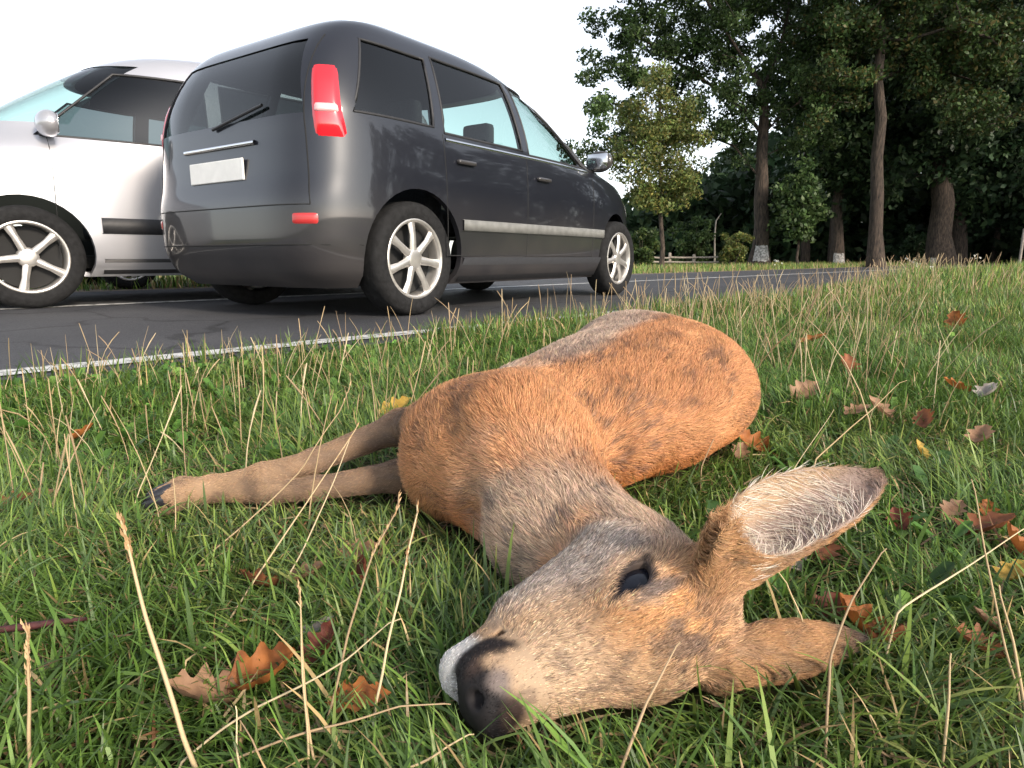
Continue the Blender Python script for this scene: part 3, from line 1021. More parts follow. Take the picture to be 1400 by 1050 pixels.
RDZ = .011
if 'cars' not in SKIP:
    # dark people carrier driving away on the near lane
    A = R(35.2)
    fw = np.array([math.sin(A), math.cos(A)]); rt = np.array([math.cos(A), -math.sin(A)])
    rw = P(556, 430, RDZ)[:2]
    org = rw - rt * .77 - fw * .70
    mpv = Shell([(.17, .16, 4.02, .80), (.26, .05, 4.14, .868), (.42, .0, 4.18, .892), (.60, .0, 4.18, .900), (.76, .03, 4.14, .900), (.88, .045, 4.04, .895), (.96, .055, 3.90, .890), (1.02, .06, 3.62, .882), (1.08, .07, 3.32, .872), (1.20, .10, 3.06, .842), (1.34, .16, 2.76, .795), (1.47, .25, 2.45, .740), (1.57, .37, 2.14, .680), (1.625, .54, 1.86, .600), (1.655, .80, 1.55, .46), (1.662, 1.0, 1.35, .25)], 6.5, 3.4, .40)
    sw = [(1.07, 1.47, .30, .86, .46, .93), (1.05, 1.50, .95, 1.76, 1.00, 1.74), (1.03, 1.50, 1.84, 2.72, 1.82, 2.18), (1.03, 1.24, 2.79, 3.06, 2.66, 2.72)]
    P_dark = paint_mat('dark_lacquer', (.010, .011, .016), .35, .0)
    build_car('people_carrier', 'dark people carrier with red tail lamps driving away along the road', (org[0], org[1], RDZ), math.pi / 2 - A, mpv, (.70, 3.33), .77, .325, P_dark,
              sw, (1.05, 1.45, .68, .56), (1.12, 1.54, .72, .56), M_glass_l, rims=7,
              tail=[('tail_lamp', .93, 1.30, math.pi * .715, math.pi * .83, .022, M_red), ('tail_lamp_band', 1.045, 1.10, math.pi * .72, math.pi * .825, .030, M_redw), ('bumper_reflector', .50, .56, math.pi * .80, math.pi * .90, .010, M_refl)],
              head=[('head_lamp', .70, .86, math.pi * .07, math.pi * .25, .010, M_lamp)],
              plate=[(0, .80, True)], mirror_x=(2.92, 1.08),
              mould=[('side_moulding', .50, .56, 1.08, 3.00, .014, simple_mat('moulding_grey', (.16, .16, .15), .5, noise=.2)), ('sill_cladding', .19, .33, 1.10, 2.98, .012, M_plastic), ('belt_strip', 1.005, 1.022, .95, 2.75, .006, M_chrome)],
              seats=[(2.05, .38), (2.05, -.38), (1.2, .45), (1.2, 0), (1.2, -.45)], rear_glass=M_glass_d,
              extras=[('seam', .95, .93, .34, 1.04), ('seam', 1.80, 1.80, .34, 1.02), ('seam', 2.80, 2.80, .34, 1.02), ('seam', .95, 2.80, .345, .345), ('handle', 1.12, .90), ('handle', 2.00, .88)])
    # silver van coming the other way
    A2 = ROAD_A
    fw2 = -np.array([math.sin(A2), math.cos(A2)]); rt2 = np.array([fw2[1], -fw2[0]])
    van = Shell([(.20, .10, 4.55, .80), (.30, .03, 4.66, .90), (.48, .0, 4.70, .925), (.75, .0, 4.68, .930), (.92, .02, 4.60, .928), (1.02, .03, 4.44, .922), (1.10, .04, 4.16, .912), (1.16, .05, 3.96, .905), (1.30, .07, 3.76, .888), (1.50, .10, 3.46, .860), (1.66, .15, 3.20, .825), (1.77, .22, 2.98, .78), (1.83, .34, 2.78, .70), (1.865, .60, 2.45, .54), (1.875, .9, 2.1, .3)], 7.5, 3.6, .42)
    wv = P(45, 421, RDZ)[:2]
    # its left side faces the camera: the front left wheel stands at wv
    org2 = wv - fw2 * 3.70 + rt2 * .80
    swv = [(1.16, 1.62, .28, 1.22, .34, 1.24), (1.16, 1.62, 1.34, 2.36, 1.34, 2.34), (1.13, 1.62, 2.48, 3.56, 2.46, 3.02)]
    P_silver = paint_mat('silver_lacquer', (.52, .52, .55), .30, .55)
    build_car('delivery_van', 'pale silver van passing in the far lane behind the dark people carrier', (org2[0], org2[1], RDZ), math.atan2(fw2[1], fw2[0]), van, (.85, 3.70), .80, .335, P_silver,
              swv, (1.18, 1.60, .70, .62), (1.22, 1.70, .78, .66), M_glass_d, rims=5, cat='van',
              tail=[('tail_lamp', .80, 1.20, math.pi * .70, math.pi * .80, .014, M_red)],
              head=[('head_lamp', .72, .92, math.pi * .07, math.pi * .24, .010, M_lamp)], plate=[(0, .45, False)], mirror_x=(3.50, 1.16),
              mould=[('side_moulding', .50, .60, 1.28, 3.26, .014, M_plastic), ('sill_cladding', .22, .32, 1.28, 3.26, .010, M_plastic)],
              seats=[(2.6, .42), (2.6, -.42), (1.5, .45), (1.5, -.45)],
              extras=[('seam', 2.42, 2.42, .36, 1.12), ('seam', 3.52, 3.50, .36, 1.12), ('seam', 1.28, 1.28, .36, 1.12), ('handle', 2.62, .98)])
    # dark blue car parked on the far verge
    u1 = ray(178, 400)[:2]
    def on_q(u, q):
        d = ray(u, 400)[:2]
        t = (q + R0 @ RQ) / (d @ RQ)
        return d * t
    c1 = on_q(178, 5.75); 
    fw3 = RD; rt3 = np.array([fw3[1], -fw3[0]])
    hat = Shell([(.17, .12, 3.80, .74), (.28, .03, 3.92, .82), (.45, .0, 3.95, .84), (.65, .02, 3.93, .845), (.80, .05, 3.82, .84), (.88, .06, 3.60, .835), (.95, .08, 3.10, .825), (1.00, .10, 2.85, .815), (1.14, .18, 2.55, .77), (1.28, .32, 2.22, .71), (1.38, .52, 1.85, .62), (1.42, .8, 1.55, .45), (1.43, 1.0, 1.35, .25)], 5, 3.2, .42)
    org3 = c1 - fw3 * .62 - rt3 * .72
    build_car('parked_car', 'dark blue car with spoked rims parked on the verge beyond the road', (org3[0], org3[1], .006), math.atan2(fw3[1], fw3[0]), hat, (.62, 3.12), .72, .31, paint_mat('blue_lacquer', (.012, .022, .060), .25, .4),
              [(.98, 1.30, .45, 1.25, .66, 1.25), (.97, 1.30, 1.35, 2.45, 1.35, 1.95)], (.98, 1.26, .62, .50), (1.03, 1.32, .66, .52), M_glass_d, rims=11,
              tail=[('tail_lamp', .70, .92, math.pi * .70, math.pi * .80, .012, M_red)], head=[('head_lamp', .58, .72, math.pi * .07, math.pi * .22, .010, M_lamp)],
              plate=[(0, .5, True)], mirror_x=(2.45, .98), seats=[(1.7, .36), (1.7, -.36)], extras=[('seam', 1.30, 1.30, .32, .96), ('seam', 2.4, 2.4, .32, .96)])
# ------------------------------------------------------------------ the deer
# Signed distance shapes, smoothly joined into one skin.
def seg(p, a, b, ra, rb):
    a, b = np.asarray(a, float), np.asarray(b, float)
    ab = b - a
    t = np.clip(((p - a) @ ab) / (ab @ ab), 0, 1)
    return np.linalg.norm(p - a - t[:, None] * ab, axis=1) - (ra + (rb - ra) * t)

def ell(p, c, r, fr=None):
    q = p - np.asarray(c, float)
    if fr is not None: q = q @ np.asarray(fr).T
    r = np.asarray(r, float)
    k0 = np.linalg.norm(q / r, axis=1)
    k1 = np.linalg.norm(q / (r * r), axis=1) + 1e-9
    return k0 * (k0 - 1) / k1

# head frame: hx towards the nose, hd towards the forehead, hs towards the sky
HS = 1.12
HSV = np.array([1.02, 1.12, 1.12])
H_OCC = np.array([0.176, 0.486, 0.060])
H_NOSE = np.array([-0.030, 0.362, 0.030])
hx = N3(H_NOSE - H_OCC)
hs = np.array([0.03, -0.13, 1.0])
hs = N3(hs - hx * (hs @ hx))
hd = N3(np.cross(hx, hs))
if hd[1] > 0: hd = -hd
HF = np.stack([hx, hd, hs])
def HL(x, d, s): return H_OCC + HSV[0] * x * hx + HSV[1] * d * hd + HSV[2] * s * hs
def to_head(p): return (p - H_OCC) @ HF.T / HSV

NECK = [np.array(HL(0.025, -0.035, 0)), np.array([0.100, 0.580, 0.048]), np.array([0.048, 0.672, 0.060]), np.array([0.018, 0.775, 0.082]), np.array([-0.005, 0.870, 0.09])]
NECK_R = [0.050, 0.054, 0.064, 0.080, 0.092]
TRUNK = [np.array([-0.005, 0.870, 0.090]), np.array([0.085, 0.980, 0.100]), np.array([0.176, 1.070, 0.110]), np.array([0.250, 1.160, 0.116]), np.array([0.290, 1.235, 0.113])]
TR_B = [0.105, 0.162, 0.184, 0.184, 0.162]     # half depth back to belly
TR_W = [0.085, 0.100, 0.116, 0.122, 0.112]     # half width (vertical, it lies on its side)
LEG_A = [P(606, 585, .11), P(548, 583, .090), P(430, 630, .055), P(360, 651, .046), P(290, 661, .036), P(250, 667, .036), P(226, 673, .034)]
LEG_A_R = [0.046, 0.0235, 0.0165, 0.0172, 0.0100, 0.0132, 0.0098]
LEG_B = [P(600, 640, .05), P(548, 650, .045), P(430, 668, .032), P(370, 672, .028), P(290, 677, .020), P(247, 680, .026), P(222, 683, .025)]
LEG_B_R = [0.044, 0.022, 0.0155, 0.0165, 0.0096, 0.0126, 0.0095]
HIND = [np.array([0.22, 1.26, .12]), np.array([0.14, 1.40, .09]), np.array([0.26, 1.50, .05]), np.array([0.22, 1.60, .03]), np.array([0.15, 1.66, .02])]
HIND_R = [0.11, 0.06, 0.03, 0.018, 0.014]

def trunk_sdf(p):
    ax = N3(TRUNK[-1] - TRUNK[0])
    up = N3(np.array([0, 0, 1.0]) - ax * ax[2])
    side = np.cross(ax, up)
    out = None
    for i in range(len(TRUNK)):
        fr = np.stack([ax, side, up])
        d = ell(p, TRUNK[i], (0.135, TR_B[i], TR_W[i]), fr)
        out = d if out is None else smin(out, d, 0.05)
    return out

EAR_U = dict(base=HL(0.008, -0.012, 0.034), tip=D(1203, 652, 0.560), open=N3([-0.20, -0.60, 0.75]), w=0.035, bend=0.010)
EAR_L = dict(base=HL(0.012, 0.012, -0.022), tip=D(1180, 872, 0.50), open=N3([0.25, 0.75, -0.50]), w=0.0225, root=0.060, rr=0.014, solid=True)
def ear_frame(E):
    ax = N3(E['tip'] - E['base'])
    op = N3(E['open'] - ax * (E['open'] @ ax))
    return ax, np.cross(op, ax), op, np.linalg.norm(E['tip'] - E['base'])
def ear_sdf(p, E):
    ax, wd, op, L = ear_frame(E)
    q = (p - E['base']) @ np.stack([ax, wd, op]).T
    t = np.clip(q[:, 0] / L, 0, 1)
    q[:, 1] -= E.get('bend', 0) * np.sin(math.pi * t)
    # leaf outline: width along the ear
    w = E['w'] * np.interp(t, [0, .12, .3, .5, .7, .88, 1], [.35, .85, 1.0, .96, .76, .44, .10] if E.get('solid') else [.20, .60, .92, 1.0, .88, .55, .16])
    # shell: a cupped sheet, its edges curled towards the opening
    cup = np.interp(t, [0, .25, .6, 1], [0.034, 0.028, 0.015, 0.005])
    yy = q[:, 1] / np.maximum(w, 1e-4)
    sheet = cup * np.minimum(yy * yy, 1.6) - cup * 0.6
    th = np.interp(t, [0, .2, .5, 1], [0.010, 0.0062, 0.0046, 0.0034])
    if E.get('solid'):
        cup = cup * .3
        sheet = sheet * .3
        th = np.interp(t, [0, .2, .5, .8, 1], [0.014, 0.013, 0.011, 0.007, 0.003]) * np.sqrt(np.clip(1 - .8 * yy * yy, .05, 1))
    dz = np.abs(q[:, 2] - sheet) / np.sqrt(1 + (2 * cup / np.maximum(w, 1e-4) * np.clip(yy, -1, 1)) ** 2) - th
    dy = np.abs(q[:, 1]) - w
    dx = np.maximum(q[:, 0] - L, -q[:, 0])
    dx = np.maximum(q[:, 0] - L, -0.02 - q[:, 0])
    dy = np.maximum(dy, dx)
    d = np.hypot(np.maximum(dz + .002, 0), np.maximum(dy + .002, 0)) + np.minimum(np.maximum(dz + .002, dy + .002), 0) - .002
    root = seg(p, E['base'] - ax * 0.012, E['base'] + ax * E.get('root', 0.045) - op * 0.010, 0.024, E.get('rr', 0.015))
    return smin(d, root, 0.014)

def head_sdf(p):
    q = to_head(p)
    m = q.copy()
    m[:, 2] = np.abs(m[:, 2])
    d = ell(m, (.050, -.026, 0), (.062, .044, .041))
    d = smin(d, seg(m, (.080, -.026, 0), (.190, -.034, 0), .0385, .0215), .03)
    d = smin(d, ell(m, (.078, -.022, .030), (.030, .020, .018)), .014)
    d = smin(d, seg(m, (.054, -.073, .016), (.145, -.070, .008), .034, .023), .03)
    d = smin(d, seg(m, (.130, -.066, .004), (.203, -.062, .0), .021, .0170), .015)
    d = smin(d, ell(m, (.189, -.040, .0090), (.026, .019, .0180)), .012)
    d = smin(d, ell(m, (.206, -.027, 0), (.012, .016, .0185)), .008)
    d = smax(d, -ell(m, (.2115, -.026, .0125), (.0075, .0050, .0042)), .004)      # nostrils
    d = smax(d, -seg(m, (.232, -.0500, 0), (.172, -.0560, .018), .0045, .0045), .005)    # mouth line
    return d * HS

EYE_C = (.0755, -.0262, .0370)
EYE_AX = N3([1.0, .32, 0.0])
def eye_cut(p):
    q = to_head(p) - np.array(EYE_C)
    e2 = np.cross([0, 0, 1.0], EYE_AX)
    q = np.stack([q @ EYE_AX, q @ e2, q[:, 2]], -1)
    q[:, 1] += 5.0 * q[:, 0] ** 2
    ek = np.abs(q[:, 1]) / .0090 + (q[:, 0] / .0212) ** 2          # almond: 1 on the edge of the lids
    return np.maximum((ek - 1) * .0068, np.abs(q[:, 2]) - .02) * HS, ek, q

def chain(p, pts, rad, k=0.02):
    out = None
    for i in range(len(pts) - 1):
        d = seg(p, pts[i], pts[i + 1], rad[i], rad[i + 1])
        out = d if out is None else smin(out, d, k)
    return out

def near_only(fn, p, m):
    """Evaluate fn only where m holds; elsewhere it is far away."""
    out = np.full(len(p), 0.25)
    if m.any(): out[m] = fn(p[m])
    return out

def parts_sdf(p):
    hz, bz, lz = (p[:, 1] < .68) & (p[:, 0] > -.14), p[:, 1] > .58, (p[:, 0] < .06) | (p[:, 1] > 1.2)
    return dict(
        trunk=near_only(trunk_sdf, p, bz),
        neck=chain(p, NECK, NECK_R, 0.05),
        head=near_only(head_sdf, p, hz),
        leg=near_only(lambda p: np.minimum(np.minimum(chain(p, LEG_A[1:], LEG_A_R[1:], .012), chain(p, LEG_B[1:], LEG_B_R[1:], .012)), chain(p, HIND[1:], HIND_R[1:], .02)), p, lz),
        earu=near_only(lambda p: ear_sdf(p, EAR_U), p, hz), earl=near_only(lambda p: ear_sdf(p, EAR_L), p, hz))

def deer_sdf(p):
    b = p[:, 1] > .58
    d = near_only(body_sdf, p, b)
    d = smin(d, chain(p, NECK, NECK_R, .05), .05)
    d = near_legs(p, d)
    h = (p[:, 1] < .68) & (p[:, 0] > -.14)
    if h.any(): d[h] = with_head(p[h], d[h])
    return d

def body_sdf(p):
    d = trunk_sdf(p)
    d = smin(d, chain(p, HIND, HIND_R, .03), .06)
    # shoulder blade, upper arm and the brisket below it
    d = smin(d, seg(p, P(700, 590, .14), P(625, 590, .120), .070, .056), .05)
    return smin(d, ell(p, P(607, 636, .075), (.052, .058, .066)), .03)

def near_legs(p, d):
    m = (p[:, 0] < .06) & (p[:, 1] > .55)
    if m.any(): d[m] = with_legs(p[m], d[m])
    return d

def with_legs(p, d):
    d = smin(d, chain(p, LEG_A[:2], LEG_A_R[:2], .02), .02)
    d = smin(d, chain(p, LEG_A[1:], LEG_A_R[1:], .012), .02)
    d = smin(d, chain(p, LEG_B, LEG_B_R, .012), .015)
    # crease between the brisket and the base of the neck, and behind the elbow
    d = smax(d, -seg(p, P(598, 560, .172), P(614, 640, .128), .012, .016), .035)
    d = smax(d, -seg(p, P(614, 640, .128), P(642, 712, .055), .016, .014), .03)
    return d

def with_head(p, d):
    d = smin(d, head_sdf(p), .022)
    d = smin(d, ear_sdf(p, EAR_U), .010)
    d = smin(d, ear_sdf(p, EAR_L), .010)
    c, _, _ = eye_cut(p)
    return smax(d, -c, .002)

def ax_grid(lo, hi, f0, f1, fine, coarse):
    a = np.arange(lo, f0, coarse)
    b = np.arange(f0, f1, fine)
    c = np.arange(f1, hi, coarse)
    return np.concatenate([a, b, c])

# coarse pass finds the blocks that hold skin, the fine pass fills only those
XS = ax_grid(-0.56, 0.50, -0.07, 0.42, 0.0023, 0.006)
YS = ax_grid(0.345, 1.70, 0.345, 0.625, 0.0023, 0.006)
ZS = np.concatenate([np.arange(-0.015, 0.145, 0.0025), np.arange(0.145, 0.27, 0.005)])
def sparse_eval(fn, xs, ys, zs, B=8):
    nx, ny, nz = len(xs), len(ys), len(zs)
    out = np.full((nx, ny, nz), 0.05, np.float32)
    bi = [(i, min(i + B, nx)) for i in range(0, nx, B)]
    bj = [(i, min(i + B, ny)) for i in range(0, ny, B)]
    bk = [(i, min(i + B, nz)) for i in range(0, nz, B)]
    C, S, ids = [], [], []
    for a in bi:
        for b in bj:
            for c in bk:
                lo = np.array([xs[a[0]], ys[b[0]], zs[c[0]]])
                hi = np.array([xs[a[1] - 1], ys[b[1] - 1], zs[c[1] - 1]])
                C.append((lo + hi) / 2)
                S.append(np.linalg.norm(hi - lo) / 2)
                ids.append((a, b, c))
    C, S = np.array(C), np.array(S)
    dv = fn(C)
    near = np.abs(dv) < S * 1.6 + 0.012
    for q in np.nonzero(~near)[0]:
        a, b, c = ids[q]
        out[a[0]:a[1], b[0]:b[1], c[0]:c[1]] = dv[q]
    sel = np.nonzero(near)[0]
    CH = 300
    for s0 in range(0, len(sel), CH):
        pts, shp = [], []
        for q in sel[s0:s0 + CH]:
            a, b, c = ids[q]
            g = np.meshgrid(xs[a[0]:a[1]], ys[b[0]:b[1]], zs[c[0]:c[1]], indexing='ij')
            pts.append(np.stack([t.ravel() for t in g], -1))
        d = fn(np.concatenate(pts))
        o = 0
        for q, pp in zip(sel[s0:s0 + CH], pts):
            a, b, c = ids[q]
            out[a[0]:a[1], b[0]:b[1], c[0]:c[1]] = d[o:o + len(pp)].reshape(a[1] - a[0], b[1] - b[0], c[1] - c[0])
            o += len(pp)
    return out
DF = sparse_eval(deer_sdf, XS, YS, ZS)
DV, DQ = surface_nets(DF, XS, YS, ZS)
def part_weights(p):
    d = parts_sdf(p)
    keys = list(d)
    A = np.stack([d[k] for k in keys], -1)
    A = np.clip(A, -0.004, None)
    w = np.exp(-(A - A.min(1, keepdims=True)) / 0.007)
    w /= w.sum(1, keepdims=True)
    return {k: w[:, i] for i, k in enumerate(keys)}

T_AX = N3(TRUNK[-1] - TRUNK[0])
T_SIDE = np.cross(T_AX, [0, 0, 1.0])
T_SIDE = N3(T_SIDE if T_SIDE[1] < 0 else -T_SIDE)        # towards the back line

def mixc(c, col, w):
    return c * (1 - w[:, None]) + np.asarray(col, float) * w[:, None]

def spot(q, c, r, soft=0.5):
    k = np.linalg.norm((q - np.asarray(c)) / np.asarray(r), axis=1)
    return 1 - sstep(1 - soft, 1 + soft, k)

def coat(p, n=None):
    """Coat colour at points on the skin, in linear light."""
    W = part_weights(p)
    q = to_head(p)
    N = len(p)
    along = (p - TRUNK[0]) @ T_AX
    b = (p - TRUNK[0]) @ T_SIDE
    # trunk: fox red, paler grey on the belly side, bruised dark streaks
    st = np.stack([along * 0.35, b, p[:, 2]], -1)
    n1 = fbm(np.stack([along * .30 + b * .12, b, p[:, 2]], -1), 190, 3)
    n2 = fbm(st, 14, 9)
    tr = np.tile([0.52, 0.258, 0.122], (N, 1))
    tr = mixc(tr, [0.62, 0.325, 0.155], sstep(.4, .72, n2) * .8)
    tr = mixc(tr, [0.54, 0.185, 0.045], sstep(0.10, 0.02, p[:, 2]) * sstep(-.02, .06, b) * .8)
    belly = sstep(0.038, -0.040, b + (n2 - .5) * .16) * sstep(-.02, .08, along)
    tr = mixc(tr, [0.52, 0.42, 0.34], belly * .8)
    dark = sstep(.46, .66, n1) * sstep(.44, .60, fbm(p, 19, 77))
    tr = mixc(tr, [0.130, 0.082, 0.070], dark * .62)
    # neck: sandy grey with blue-grey streaks
    st2 = np.stack([along * 0.4, b, p[:, 2]], -1)
    m1 = fbm(st2, 120, 21)
    m2 = fbm(p, 16, 25)
    ne = np.tile([0.60, 0.44, 0.32], (N, 1))
    ne = mixc(ne, [0.60, 0.30, 0.13], sstep(.5, .75, m2) * .7)
    ne = mixc(ne, [0.11, 0.095, 0.10], sstep(.52, .66, m1) * sstep(.40, .56, fbm(p, 13, 79)) * .75)
    ne = mixc(ne, [0.46, 0.22, 0.085], sstep(-0.02, -0.11, along + .04) * 0 + sstep(-.075, -.125, b) * .8)
    # legs: tan, paler to the foot
    lt = sstep(-0.12, -0.50, p[:, 0])
    le = mixc(np.tile([0.24, 0.155, 0.100], (N, 1)), [0.46, 0.30, 0.18], lt)
    le = mixc(le, [0.13, 0.10, 0.085], sstep(.45, .70, fbm(np.stack([p[:, 0] * .3, p[:, 1], p[:, 2]], -1), 90, 33)) * .55 * (1 - lt))
    le = mixc(le, [0.17, 0.115, 0.085], sstep(.5, .75, fbm(p, 45, 31)) * .6)
    hoofdark = sstep(-.478, -.497, p[:, 0])
    le = mixc(le, [0.02, 0.018, 0.018], hoofdark)
    # head
    g1 = fbm(p, 60, 41)
    g2 = fbm(p, 150, 43)
    he = np.tile([0.50, 0.325, 0.195], (N, 1))
    he = mixc(he, [0.60, 0.30, 0.110], spot(q, (.040, .000, .040), (.050, .034, .034), .8) * .85)
    he = mixc(he, [0.60, 0.29, 0.115], spot(q, (.100, -.012, .036), (.030, .020, .02), .8) * .5)
    he = mixc(he, [0.42, 0.36, 0.315], sstep(-.048, -.074, q[:, 1]) * sstep(.185, .15, q[:, 0]) * .9)  # jaw-side rim greyed: sky reflection painted into the coat
    he = mixc(he, [0.34, 0.30, 0.28], spot(q, (.074, -.058, .045), (.055, .020, .03), .7) * .8)
    he = mixc(he, [0.60, 0.44, 0.30], spot(q, (.160, -.022, .018), (.040, .030, .035), .8) * .7)
    he = mixc(he, [0.13, 0.085, 0.070], spot(q, (.050, .014, .018), (.030, .014, .024), .8) * sstep(.38, .56, g1) * .9)
    he = mixc(he, [0.17, 0.115, 0.085], spot(q, (.095, .012, .010), (.050, .014, .03), .8) * sstep(.42, .62, g1) * .7)
    he = mixc(he, [0.20, 0.14, 0.105], sstep(.56, .74, g2) * .65)
    wob = (fbm(p, 110, 45) - .5) * .010
    # muzzle: white chin and lip, black nose and mouth
    he = mixc(he, [0.78, 0.74, 0.70], sstep(.184, .196, q[:, 0]) * sstep(-.042, -.054, q[:, 1]))
    lipd = np.minimum.reduce([seg(q, (.176, -.040, .026), (.188, -.046, .024), .0050, .0085), seg(q, (.188, -.049, .024), (.206, -.047, .016), .0095, .0100), seg(q, (.206, -.047, .016), (.216, -.034, .006), .0100, .0120)])
    he = mixc(he, [0.020, 0.014, 0.014], sstep(.0040, -.003, lipd + wob * .5))
    front = sstep(.191, .200, q[:, 0] + wob - .35 * np.clip(-.022 - q[:, 1], -.02, .02)) * sstep(-.056, -.047, q[:, 1] + wob)
    he = mixc(he, [0.020, 0.017, 0.018], front)
    he = mixc(he, [0.10, 0.060, 0.045], front * spot(q, (.196, -.040, .022), (.014, .006, .012), .6) * .8)
    he = mixc(he, [0.05, 0.03, 0.025], spot(q, (.194, -.014, .003), (.011, .009, .012), .45))
    he = mixc(he, [0.24, 0.19, 0.17], spot(q, (.196, -.024, .020), (.008, .0065, .010), .6))
    # eye surround
    _, ek, e = eye_cut(p)
    up = q[:, 2] > 0
    he = mixc(he, [0.62, 0.42, 0.27], sstep(3.2, 2.2, ek) * up * .6)
    he = mixc(he, [0.035, 0.026, 0.026], sstep(1.62, 1.20, ek) * up)
    tear = sstep(.0035, .0012, np.abs(e[:, 1] - .0012)) * sstep(.0165, .0200, e[:, 0]) * sstep(.034, .027, e[:, 0])
    he = mixc(he, [0.05, 0.038, 0.038], tear * up * .9)
    fold = spot(q, (.066, -.0105, .046), (.026, .0050, .02), .5) * up
    he = mixc(he, [0.13, 0.11, 0.11], fold * .85)
    # ears: brown backs, cream rims and insides
    sh = sstep(.600, .730, p[:, 1] + (fbm(p, 20, 83) - .5) * .09 + .5 * (p[:, 2] - .11))
    ne = ne * (1 - sh[:, None]) + tr * sh[:, None]
    edge = sstep(-.085, -.12, b) * sstep(-.12, -.02, along) * sstep(.05, .01, along)
    ne = mixc(ne, [0.20, 0.09, 0.045], edge * .7)
    c = tr * W['trunk'][:, None] + ne * W['neck'][:, None] + he * W['head'][:, None] + le * W['leg'][:, None]
    for key, E in (('earu', EAR_U), ('earl', EAR_L)):
        ax, wd, op, L = ear_frame(E)
        r = (p - E['base']) @ np.stack([ax, wd, op]).T
        t = r[:, 0] / L
        ec = np.tile([0.42, 0.235, 0.115], (N, 1))
        ec = mixc(ec, [0.22, 0.15, 0.10], sstep(.5, .7, fbm(p, 70, 51)) * .6)
        ec = mixc(ec, [0.10, 0.07, 0.06], sstep(.90, 1.0, t) * .85)
        if key == 'earl':
            ec = mixc(ec, [0.055, 0.042, 0.040], sstep(.62, .95, t) * .9)
        if n is not None and key == 'earu':
            ins = sstep(.05, .35, n @ op) * sstep(.10, .22, t)
            rim = sstep(.50, 1.0, np.abs(r[:, 1]) / E['w'])
            icol = mixc(np.tile([0.33, 0.24, 0.20], (N, 1)), [0.66, 0.55, 0.45], np.clip(rim * .8 + sstep(.40, .14, t) * .9, 0, 1))
            icol = mixc(icol, [0.46, 0.30, 0.17], sstep(.35, .85, r[:, 1] / E['w']) * .8)
            icol = mixc(icol, [0.30, 0.20, 0.15], sstep(.90, .99, t))
            ec = ec * (1 - ins[:, None]) + icol * ins[:, None]
        c = c + ec * W[key][:, None]
    return np.clip(c, 0.012, 1), W

def vert_normals(V, Q):
    n = np.cross(V[Q[:, 2]] - V[Q[:, 0]], V[Q[:, 3]] - V[Q[:, 1]])
    out = np.zeros_like(V)
    for i in range(4):
        np.add.at(out, Q[:, i], n)
    return out / (np.linalg.norm(out, axis=1)[:, None] + 1e-12)

DN = vert_normals(DV, DQ)
dcol, dW = coat(DV, DN)
M_skin = attr_mat('deer_skin', rough=0.75, spec=0.25)
deer = empty('dead_roe_deer', (0.1, 0.95, 0))
tag(deer, 'dead roe deer with reddish coat lying on its side in the grass', 'deer')
def child_of(o, parent):
    o.parent = parent
    o.matrix_parent_inverse = Matrix.Translation(-Vector(parent.location))
    return o
body = child_of(mesh_np('body', DV, DQ, M_skin, True, dcol * 0.62), deer)

# fur
def fur(count, seed):
    r = np.random.default_rng(seed)
    a, b, c, d = (DV[DQ[:, i]] for i in range(4))
    ar = 0.5 * np.linalg.norm(np.cross(c - a, d - b), axis=1)
    fc = (a + b + c + d) / 4
    fw = {k: v[DQ].mean(1) for k, v in dW.items()}
    qh = to_head(fc)
    dens = fw['trunk'] * 1.0 + fw['neck'] * 1.3 + fw['head'] * 4.6 + fw['leg'] * 2.4 + fw['earu'] * 3.6 + fw['earl'] * 3.6
    dens = dens * (fc[:, 2] > 0.012)
    _, ek, e = eye_cut(fc)
    dens[(ek < 1.06) & (qh[:, 2] > 0)] = 0
    bare = spot(qh, (.214, -.030, .000), (.012, .015, .020), .2)
    dens = dens * (1 - bare)
    dens[(DN[DQ].mean(1)[:, 1] > .75)] *= .25
    cum = np.cumsum(ar * dens)
    f = np.searchsorted(cum, r.random(count) * cum[-1])
    u, v = r.random(count)[:, None], r.random(count)[:, None]
    Pp = a[f] * (1 - u) * (1 - v) + b[f] * u * (1 - v) + c[f] * u * v + d[f] * (1 - u) * v
    na, nb, nc, nd = (DN[DQ[f, i]] for i in range(4))
    Nn = na * (1 - u) * (1 - v) + nb * u * (1 - v) + nc * u * v + nd * (1 - u) * v
    Nn /= np.linalg.norm(Nn, axis=1)[:, None] + 1e-9
    return Pp, Nn

